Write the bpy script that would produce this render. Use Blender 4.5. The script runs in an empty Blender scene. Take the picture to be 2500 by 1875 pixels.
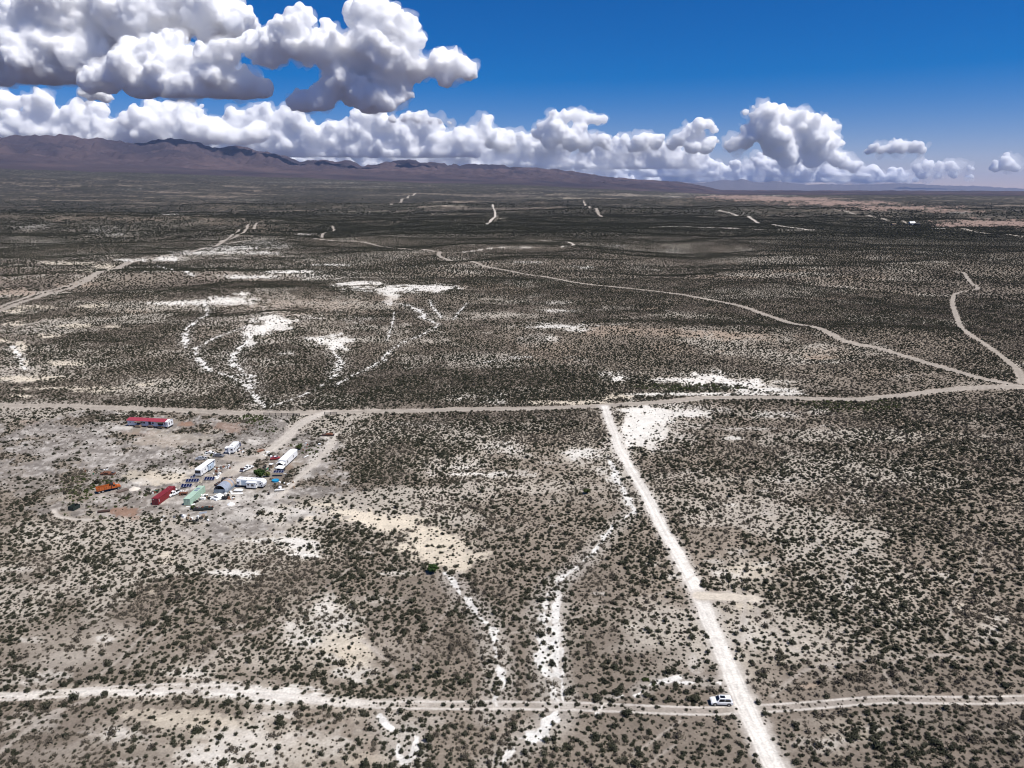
import bpy, bmesh, math, random, time
import numpy as np
from mathutils import Vector, Matrix
T0 = time.time()
sc = bpy.context.scene
COL = sc.collection

# ------------------------------------------------------------------ camera, sky, sun, exposure
W0, H0, FPX = 2500.0, 1875.0, 1733.0          # frame of the photograph and focal length in its pixels
CAMH = 110.0
PITCH = math.atan((937.5 - 463.0) / FPX)
cam_d = bpy.data.cameras.new('camera')
cam = bpy.data.objects.new('camera', cam_d); COL.objects.link(cam)
cam_d.sensor_width = 36.0
cam_d.lens = 36.0 * FPX / W0
cam_d.clip_start = 1.0
cam_d.clip_end = 600000.0
cam.location = (0, 0, CAMH)
cam.rotation_euler = (math.radians(90) - PITCH, 0, 0)
sc.camera = cam

SUN_EL = math.radians(61)
sx, sy = math.cos(math.radians(-25)), math.sin(math.radians(-25))     # the sun stands high on the right, a little behind the camera
wd = bpy.data.worlds.new('World'); sc.world = wd; wd.use_nodes = True
nt = wd.node_tree; nt.nodes.clear()
sky = nt.nodes.new('ShaderNodeTexSky'); sky.sky_type = 'NISHITA'; sky.sun_disc = False
sky.sun_elevation = SUN_EL; sky.sun_rotation = math.atan2(sx, sy)
sky.altitude = 1500; sky.air_density = 1.0; sky.dust_density = 0.0; sky.ozone_density = 3.0
hs = nt.nodes.new('ShaderNodeHueSaturation'); hs.inputs['Saturation'].default_value = 1.72
bg = nt.nodes.new('ShaderNodeBackground'); bg.inputs['Strength'].default_value = 0.064
wo = nt.nodes.new('ShaderNodeOutputWorld')
nt.links.new(sky.outputs[0], hs.inputs['Color']); tn = nt.nodes.new('ShaderNodeVectorMath'); tn.operation = 'MULTIPLY'; tn.inputs[1].default_value = (1.06, .84, 1.14)
nt.links.new(hs.outputs[0], tn.inputs[0]); nt.links.new(tn.outputs[0], bg.inputs['Color'])
nt.links.new(bg.outputs[0], wo.inputs['Surface'])

sun_d = bpy.data.lights.new('sun', 'SUN'); sun_d.energy = 5.0; sun_d.angle = math.radians(0.53); sun_d.color = (1, 0.965, 0.91)
sun = bpy.data.objects.new('sun', sun_d); COL.objects.link(sun)
sd = Vector((sx * math.cos(SUN_EL), sy * math.cos(SUN_EL), math.sin(SUN_EL)))
sun.rotation_euler = sd.to_track_quat('Z', 'Y').to_euler()
sun.location = sd * 500

sc.view_settings.view_transform = 'Standard'; sc.view_settings.look = 'None'
sc.view_settings.exposure = 0.22; sc.view_settings.gamma = 1.0; sc.view_settings.use_curve_mapping = False
sc.render.engine = 'CYCLES'
cy = sc.cycles
cy.use_denoising = True; cy.filter_width = 1.1
cy.max_bounces = 80; cy.diffuse_bounces = 3; cy.glossy_bounces = 2; cy.transmission_bounces = 4
cy.volume_bounces = 80; cy.transparent_max_bounces = 12
cy.caustics_reflective = False; cy.caustics_refractive = False

# ------------------------------------------------------------------ numpy noise
RNG = np.random.RandomState(11)
TAB = RNG.rand(256, 256).astype(np.float32)
TAB3 = RNG.rand(64, 64, 64).astype(np.float32)
def vn(x, y, s=0):
    x = np.asarray(x, float) + s * 37.13; y = np.asarray(y, float) + s * 71.7
    xi = np.floor(x).astype(np.int64); yi = np.floor(y).astype(np.int64)
    fx = x - xi; fy = y - yi
    fx = fx * fx * (3 - 2 * fx); fy = fy * fy * (3 - 2 * fy)
    a = TAB[yi & 255, xi & 255]; b = TAB[yi & 255, (xi + 1) & 255]
    c = TAB[(yi + 1) & 255, xi & 255]; d = TAB[(yi + 1) & 255, (xi + 1) & 255]
    return (a + (b - a) * fx) * (1 - fy) + (c + (d - c) * fx) * fy
def fbm(x, y, o=4, s=0, g=0.5):
    r = 0; a = 1; t = 0
    for k in range(o):
        ca, sa = math.cos(k * 1.1 + s), math.sin(k * 1.1 + s)
        r = r + a * vn((x * ca - y * sa) * 2.03 ** k, (x * sa + y * ca) * 2.03 ** k, s + k * 3); t += a; a *= g
    return r / t
def vn3(x, y, z):
    xi = np.floor(x).astype(np.int64); yi = np.floor(y).astype(np.int64); zi = np.floor(z).astype(np.int64)
    fx = x - xi; fy = y - yi; fz = z - zi
    fx = fx * fx * (3 - 2 * fx); fy = fy * fy * (3 - 2 * fy); fz = fz * fz * (3 - 2 * fz)
    r = 0
    for dx in (0, 1):
        for dy in (0, 1):
            for dz in (0, 1):
                w = (fx if dx else 1 - fx) * (fy if dy else 1 - fy) * (fz if dz else 1 - fz)
                r = r + w * TAB3[(xi + dx) & 63, (yi + dy) & 63, (zi + dz) & 63]
    return r
def sst(a, b, x):
    t = np.clip((x - a) / (b - a), 0, 1)
    return t * t * (3 - 2 * t)

# ------------------------------------------------------------------ photograph <-> place
CP, SP = math.cos(PITCH), math.sin(PITCH)
def project(x, y, z):
    zc = y * CP - (z - CAMH) * SP
    yc = y * SP + (z - CAMH) * CP
    zc = np.maximum(zc, 1e-3)
    return 1250 + FPX * x / zc, 937.5 - FPX * yc / zc
def ray(u, v):
    a = (np.asarray(u, float) - 1250) / FPX; b = (937.5 - np.asarray(v, float)) / FPX
    return a, CP + b * SP, b * CP - SP

# skyline of the left range and lift of the slope under it, read as (column, row)
CREST = np.array([(-900,330),(-400,345),(0,337),(56,334),(102,334),(158,339),(226,337),(265,343),(316,351),(367,356),(395,350),(452,343),(492,349),(525,359),(565,364),(599,363),(638,370),(678,380),(735,397),(791,391),(847,397),(893,408),(932,402),(1000,397),(1062,402),(1130,407),(1203,408),(1250,412),(1329,416),(1391,421),(1476,434),(1566,443),(1612,445),(1691,452),(1760,466),(3600,470)], float)
FOOT = np.array([(-900,390),(0,398),(300,408),(600,420),(900,430),(1100,438),(1250,444),(1500,458),(1760,475),(3600,476)], float)
CDIST, FDIST = 24000.0, 15500.0
def hill(x, y, cx, cy_, rx, ry, a, rot=0.0):
    c, s = math.cos(rot), math.sin(rot)
    dx = (x - cx) * c + (y - cy_) * s; dy = -(x - cx) * s + (y - cy_) * c
    return a * np.exp(-((dx / rx) ** 2 + (dy / ry) ** 2))
HILLS = [(-1750,2480,700,240,26,0.05),(-1010,2350,420,200,14,0),(-560,1900,260,110,8,0),(-300,1650,200,90,5,0),
         (-205,615,60,55,5,0),(-260,760,260,60,6,0.1),(130,560,160,45,5,0),(280,540,170,40,4,0),(-420,900,200,60,6,0.2),
         (60,880,300,60,4,0),(-60,245,40,22,1.5,0),(40,330,60,40,2,0),(150,360,60,30,2,0),
         (1500,3500,900,260,22,-0.1),(300,3300,900,200,12,0),(-900,4200,1500,260,26,0.05),(2600,6000,1800,700,30,0),(900,5200,1200,260,22,0)]
def height(x, y):
    x = np.asarray(x, float); y = np.asarray(y, float)
    r = np.hypot(x, y)
    h = (fbm(x / 38, y / 38, 3, 1) - 0.5) * 1.3 + (fbm(x / 190, y / 190, 3, 2) - 0.5) * (5.0 + 5 * sst(330, 700, r))
    for a in HILLS: h = h + hill(x, y, *a)
    f = sst(900, 4500, r)
    n = 1 - np.abs(fbm(x / 1500, y / 700, 4, 5) * 2 - 1) * 2.2
    h = h + f * (n - 0.2) * 17
    n2 = fbm(x / 2600, y / 1100, 3, 8)
    h = h + sst(2500, 7000, r) * (sst(0.47, 0.53, n2) * 14 - 7)
    h = h + sst(500, 1300, r) * ((1 - np.abs(fbm(x / 430 + .3, y / 300, 3, 12) * 2 - 1) * 2.4) * 6.5 - 2.5) * sst(9000, 5000, r)
    # level pad round the camp
    pad = np.exp(-((x + 130) / 75) ** 2 - ((y - 262) / 60) ** 2)
    h = h * (1 - 0.75 * np.clip(pad * 1.6, 0, 1))
    # long slope up to the range, and the range
    col = 1250 + FPX * x / np.maximum(y, 1) / CP
    tf = (463 - np.interp(col, FOOT[:, 0], FOOT[:, 1])) / FPX
    tc = (463 - np.interp(col, CREST[:, 0], CREST[:, 1])) / FPX
    yr = y / np.maximum(r, 1)
    foot = np.maximum(0, CAMH + tf * FDIST * CP * CP * yr)
    crest = tc * CDIST * CP * CP * yr + CAMH
    t1 = np.clip((r - 5000) / (FDIST - 5000), 0, 1)
    h = h + foot * t1 ** 1.35 * (r > 5000)
    t2 = np.clip((r - FDIST) / (CDIST - FDIST), 0, 3)
    prof = np.where(t2 <= 1, t2 ** 1.25, np.maximum(0, 1 - (t2 - 1) * 0.9))
    rid = 1 - np.abs(fbm(x / 2300, y / 2600, 6, 21, 0.60) * 2 - 1) * 2.6
    sp = 1 - np.abs(fbm(x / 900, y / 1500, 4, 23, 0.58) * 2 - 1) * 2.6
    k = np.clip(1 - np.abs(t2 - 1) * 3.5, 0, 1)
    gl = 1 - np.abs(fbm(x / 430, y / 2400, 4, 29, .6) * 2 - 1) * 2.2
    loc = (0.42 + 0.38 * rid + 0.17 * sp + .15 * gl) * (1 - k) + (0.94 + .06 * sp + .03 * gl) * k
    add = np.maximum(crest - foot, 0)
    h = h + np.where(t2 > 0, add * prof * loc + (1 - np.abs(fbm(x / 420, y / 620, 3, 27) * 2 - 1) * 2) * 75 * np.clip(t2 * 4, 0, 1) * np.clip(add / 300, 0, 1), 0)
    return h
_T = 60 * 1.012 ** np.arange(560)
def ground_at(u, v):
    """first point of the land seen along each line of sight"""
    u = np.atleast_1d(np.asarray(u, float)); v = np.atleast_1d(np.asarray(v, float))
    dx, dy, dz = ray(u, v)
    f = CAMH + dz[:, None] * _T - height(dx[:, None] * _T, dy[:, None] * _T)
    k = np.argmax(f < 0, axis=1); k = np.where((f < 0).any(axis=1), k, len(_T) - 1); k = np.maximum(k, 1)
    lo, hi = _T[k - 1].copy(), _T[k].copy()
    for _ in range(22):
        m = (lo + hi) / 2
        g = CAMH + dz * m - height(dx * m, dy * m) < 0
        hi = np.where(g, m, hi); lo = np.where(g, lo, m)
    return dx * hi, dy * hi, height(dx * hi, dy * hi)
def at(u, v):
    x, y, z = ground_at(u, v)
    return Vector((float(x[0]), float(y[0]), float(z[0])))

# ------------------------------------------------------------------ land cover: roads, creeks, chalk, scrub
def smooth_line(pts, n=6):
    p = [np.array(a, float) for a in pts]; p = [2 * p[0] - p[1]] + p + [2 * p[-1] - p[-2]]
    out = []
    for i in range(1, len(p) - 2):
        for k in range(n):
            t = k / n
            out.append(0.5 * (2 * p[i] + (p[i + 1] - p[i - 1]) * t + (2 * p[i - 1] - 5 * p[i] + 4 * p[i + 1] - p[i + 2]) * t * t + (3 * p[i] - p[i - 1] - 3 * p[i + 1] + p[i + 2]) * t ** 3))
    out.append(p[-2]); return np.array(out)
def line_dist(x, y, P, reach):
    """distance, signed side distance and run along the polyline P, only where nearer than reach"""
    d = np.full(x.shape, 1e9); sd_ = np.zeros(x.shape); al = np.zeros(x.shape); run = 0.0
    for a, b in zip(P[:-1], P[1:]):
        m = (x > min(a[0], b[0]) - reach) & (x < max(a[0], b[0]) + reach) & (y > min(a[1], b[1]) - reach) & (y < max(a[1], b[1]) + reach)
        L = math.hypot(b[0] - a[0], b[1] - a[1])
        if L < 1e-6: continue
        idx = np.nonzero(m)[0]
        if len(idx):
            ex, ey = (b[0] - a[0]) / L, (b[1] - a[1]) / L
            px, py = x[idx] - a[0], y[idx] - a[1]
            t = np.clip(px * ex + py * ey, 0, L)
            q = np.hypot(px - ex * t, py - ey * t); s = px * -ey + py * ex
            better = q < d[idx]; j = idx[better]
            d[j] = q[better]; sd_[j] = s[better]; al[j] = run + t[better]
        run += L
    return d, sd_, al
MAIN = [(-420,1000),(-150,992),(0,990),(200,993),(421,1001),(643,1009),(792,1007),(900,1004),(1100,1000),(1300,997),(1476,990),(1645,979),(1730,971),(1871,971),(2069,975),(2154,969),(2267,957),(2380,947),(2500,946),(2800,952),(3300,960)]
# name: points, half width, colour kind, clearing beyond edge
ROADS = [
 ('main', MAIN, 3.4, 'road', 0.8),
 ('white', [(1476,992),(1488,1030),(1499,1054),(1510,1090),(1530,1128),(1572,1200),(1612,1279),(1657,1358),(1702,1443),(1742,1539),(1787,1646),(1826,1737),(1866,1821),(1900,1890),(1990,2080)], 2.1, 'chalk', 1.2),
 ('diag', [(1073,616),(1073,626),(1107,638),(1186,651),(1250,663),(1420,692),(1589,710),(1702,726),(1815,749),(1928,788),(2041,823),(2154,853),(2267,887),(2380,919),(2440,932),(2520,948),(2800,985)], 3.4, 'road', 1.5),
 ('diag2', [(1073,616),(989,608),(904,595),(819,588),(734,582),(621,586),(554,595)], 3.5, 'road', 1),
 ('diag3', [(1079,618),(1121,617),(1186,608),(1250,603),(1363,604),(1400,599),(1374,590),(1318,587)], 3.5, 'pale', 1),
 ('curvy', [(2496,935),(2482,901),(2442,867),(2403,839),(2357,808),(2335,771),(2326,732),(2340,715),(2386,704),(2369,689),(2355,668),(2335,664)], 2.3, 'road', 0.5),
 ('rail', [(-60,780),(0,759),(113,719),(226,677),(316,643),(384,629),(469,615),(537,595),(593,569),(627,544)], 3.2, 'road', 1.5),
 ('rail2', [(-60,768),(0,750),(113,712),(226,671),(316,638),(384,624)], 2.4, 'road', 0.5),
 ('rail3', [(537,592),(580,566),(607,547)], 3.0, 'road', 0.5),
 ('farA', [(1758,514),(1800,527),(1843,539),(1900,551),(1973,562)], 6.0, 'pale', 1),
 ('farB', [(1589,556),(1640,553),(1674,553),(1800,558),(1985,562)], 6.0, 'pale', 1),
 ('farC', [(2035,511),(2080,520),(2126,528),(2216,546)], 6.0, 'road', 1),
 ('farD', [(2267,556),(2380,566),(2500,579),(2600,590)], 6.0, 'road', 1),
 ('farE', [(1025,471),(994,485),(955,499)], 8.0, 'road', 1),
 ('farF', [(1203,499),(1209,527),(1189,547)], 5.0, 'pale', 1),
 ('farG', [(811,551),(814,564),(788,572),(788,581)], 3.5, 'road', 1),
 ('farH', [(1425,490),(1458,515),(1475,530)], 6.0, 'road', 1),
 ('access', [(792,1008),(775,1015),(754,1023),(722,1045),(694,1074),(662,1099),(627,1118),(580,1144),(548,1163)], 2.6, 'pale', 1.2),
 ('access2', [(620,1120),(590,1122),(556,1118)], 2.2, 'road', 0.6),
 ('access3', [(560,1155),(540,1172),(500,1190)], 1.8, 'road', 0.6),
 ('outer', [(822,1058),(817,1068),(801,1096),(770,1131),(735,1160),(705,1190),(680,1215)], 1.2, 'pale', 0.6),
 ('drive', [(1708,1455),(1760,1457),(1838,1461)], 2.2, 'cream', 1),
 ('drive2', [(1822,1462),(1815,1500),(1808,1530),(1800,1570)], 0.6, 'soft', 0.3),
 ('trk1', [(407,1280),(430,1298),(469,1316),(537,1330),(610,1326)], .55, 'soft', 0.5),
 ('trk2', [(130,1245),(145,1262),(190,1268),(230,1269)], 0.7, 'pale', 0.2),
 ('trk3', [(240,1650),(290,1610),(340,1560),(380,1530),(430,1480)], 0.5, 'soft', 0.2),
 ('trk4', [(310,1630),(370,1570),(425,1530)], 0.5, 'soft', 0.2),
 ('trk5', [(1885,1700),(1960,1640),(2040,1620),(2210,1604),(2320,1598)], 0.5, 'soft', 0.3),
 ('trk6', [(1840,1470),(1860,1510),(1900,1550),(1960,1600)], 0.5, 'soft', 0.3),
 ('trk7', [(0,1835),(60,1790),(110,1755),(150,1735)], 0.8, 'soft', 0.3),
 ('trk8', [(2080,1200),(2010,1300),(1960,1350),(1900,1380),(1850,1420)], 0.45, 'soft', 0.2),
 ('trk9', [(1550,1840),(1620,1790),(1660,1760)], 0.3, 'soft', 0.1),
 ('t11', [(1250,1545),(1330,1530),(1430,1500)], .35, 'soft', .1), ('t12', [(1450,1480),(1560,1490),(1680,1520)], .3, 'soft', .1), ('t13', [(1560,1530),(1640,1525),(1700,1515)], .3, 'soft', .1),
 ('t14', [(2030,1200),(1990,1290),(2060,1420)], .4, 'soft', .1), ('t15', [(2400,1340),(2380,1400),(2330,1470),(2310,1560)], .4, 'soft', .1), ('t16', [(1370,1440),(1369,1640)], .3, 'soft', .1), ('t17', [(1585,1870),(1610,1845),(1650,1818)], .25, 'soft', .1),
 ('t18', [(500,1620),(560,1560),(640,1540),(700,1500),(800,1430),(850,1390)], .5, 'soft', .1), ('t19', [(0,1790),(120,1740),(250,1700)], .5, 'soft', .1), ('t20', [(2210,1600),(2160,1640),(2200,1700)], .3, 'soft', .1), ('t21', [(1700,1400),(1640,1440),(1560,1460)], .3, 'soft', .1), ('t22', [(1100,1480),(1040,1560),(1000,1650)], .3, 'soft', .1), ('t23', [(1880,1420),(1990,1400),(2100,1340)], .35, 'soft', .1), ('t24', [(600,1875),(720,1800),(840,1745)], .4, 'soft', .1),
 ('trk10', [(880,1560),(930,1600),(970,1650)], 0.6, 'soft', 0.2),
]
LOWER = [(-900,1716),(-200,1706),(0,1700),(200,1688),(400,1679),(560,1682),(700,1700),(900,1720),(1100,1723),(1250,1724),(1450,1728),(1700,1733),(1780,1731),(1870,1727),(2000,1718),(2150,1706),(2300,1706),(2520,1703),(2700,1703),(3300,1700)]
CREEKS = [
 ([(1490,1120),(1521,1200),(1544,1245),(1499,1285),(1448,1347),(1391,1398),(1340,1437),(1323,1494),(1335,1539),(1332,1595),(1335,1652),(1350,1697),(1372,1725),(1352,1759),(1295,1799),(1256,1827),(1215,1880)], 1.5),
 ([(1391,1398),(1366,1426),(1366,1470),(1357,1516),(1360,1595),(1362,1650),(1375,1700)], 1.1),
 ([(1100,1409),(1130,1449),(1164,1488),(1196,1539),(1210,1595),(1218,1641),(1218,1686),(1200,1742)], 1.5),
 ([(949,1765),(975,1800),(980,1840),(1000,1880)], 1.5), ([(1000,1790),(1018,1800),(1010,1840)], 1.0),
 ([(1560,1690),(1590,1668),(1645,1655)], 0.8), ([(1675,1664),(1740,1665)], 0.8), ([(1460,1735),(1480,1710),(1510,1700)],0.5),
 ([(500,735),(506,767),(469,790),(455,812),(450,846)], 2.2), ([(480,852),(486,880),(508,903)], 2.6),
 ([(542,911),(593,931),(621,959),(640,990)], 2.4), ([(593,801),(542,818),(500,838),(482,850)], 1.8),
 ([(606,835),(588,852),(565,869),(571,891),(597,910),(620,950)], 3.4), ([(814,855),(830,880),(819,914)], 2.6),
 ([(819,914),(785,942),(723,971),(661,993)], 1.0), ([(949,739),(994,745),(1028,762),(1036,776)], 3.2),
 ([(1045,779),(1068,795),(1028,818),(994,832),(960,850),(921,889),(859,917),(819,940)], 1.5), ([(1051,733),(1062,756),(1078,775)], 1.6),
 ([(1141,739),(1107,779)], 1.0), ([(963,762),(958,790),(945,830)], 0.9), ([(1175,886),(1210,880),(1262,876)], 1.6),
 ([(382,648),(425,660),(469,671)], 3.0), ([(540,601),(480,612),(420,625)], 3.0), ([(1230,870),(1290,872)],1.0),
 ([(34,846),(48,872),(60,900)], 2.0),
]
BUSHY = [[(-60,1262),(0,1245),(120,1205),(190,1192),(235,1187)],[(292,1178),(330,1160),(380,1140),(450,1105),(520,1090),(545,1078),(610,1052),(640,1030),(655,1014)],[(625,1030),(600,1042)],[(690,1078),(720,1070),(760,1060)],[(735,1105),(755,1090),(790,1075)],[(640,1062),(665,1052),(690,1048)]]
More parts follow.
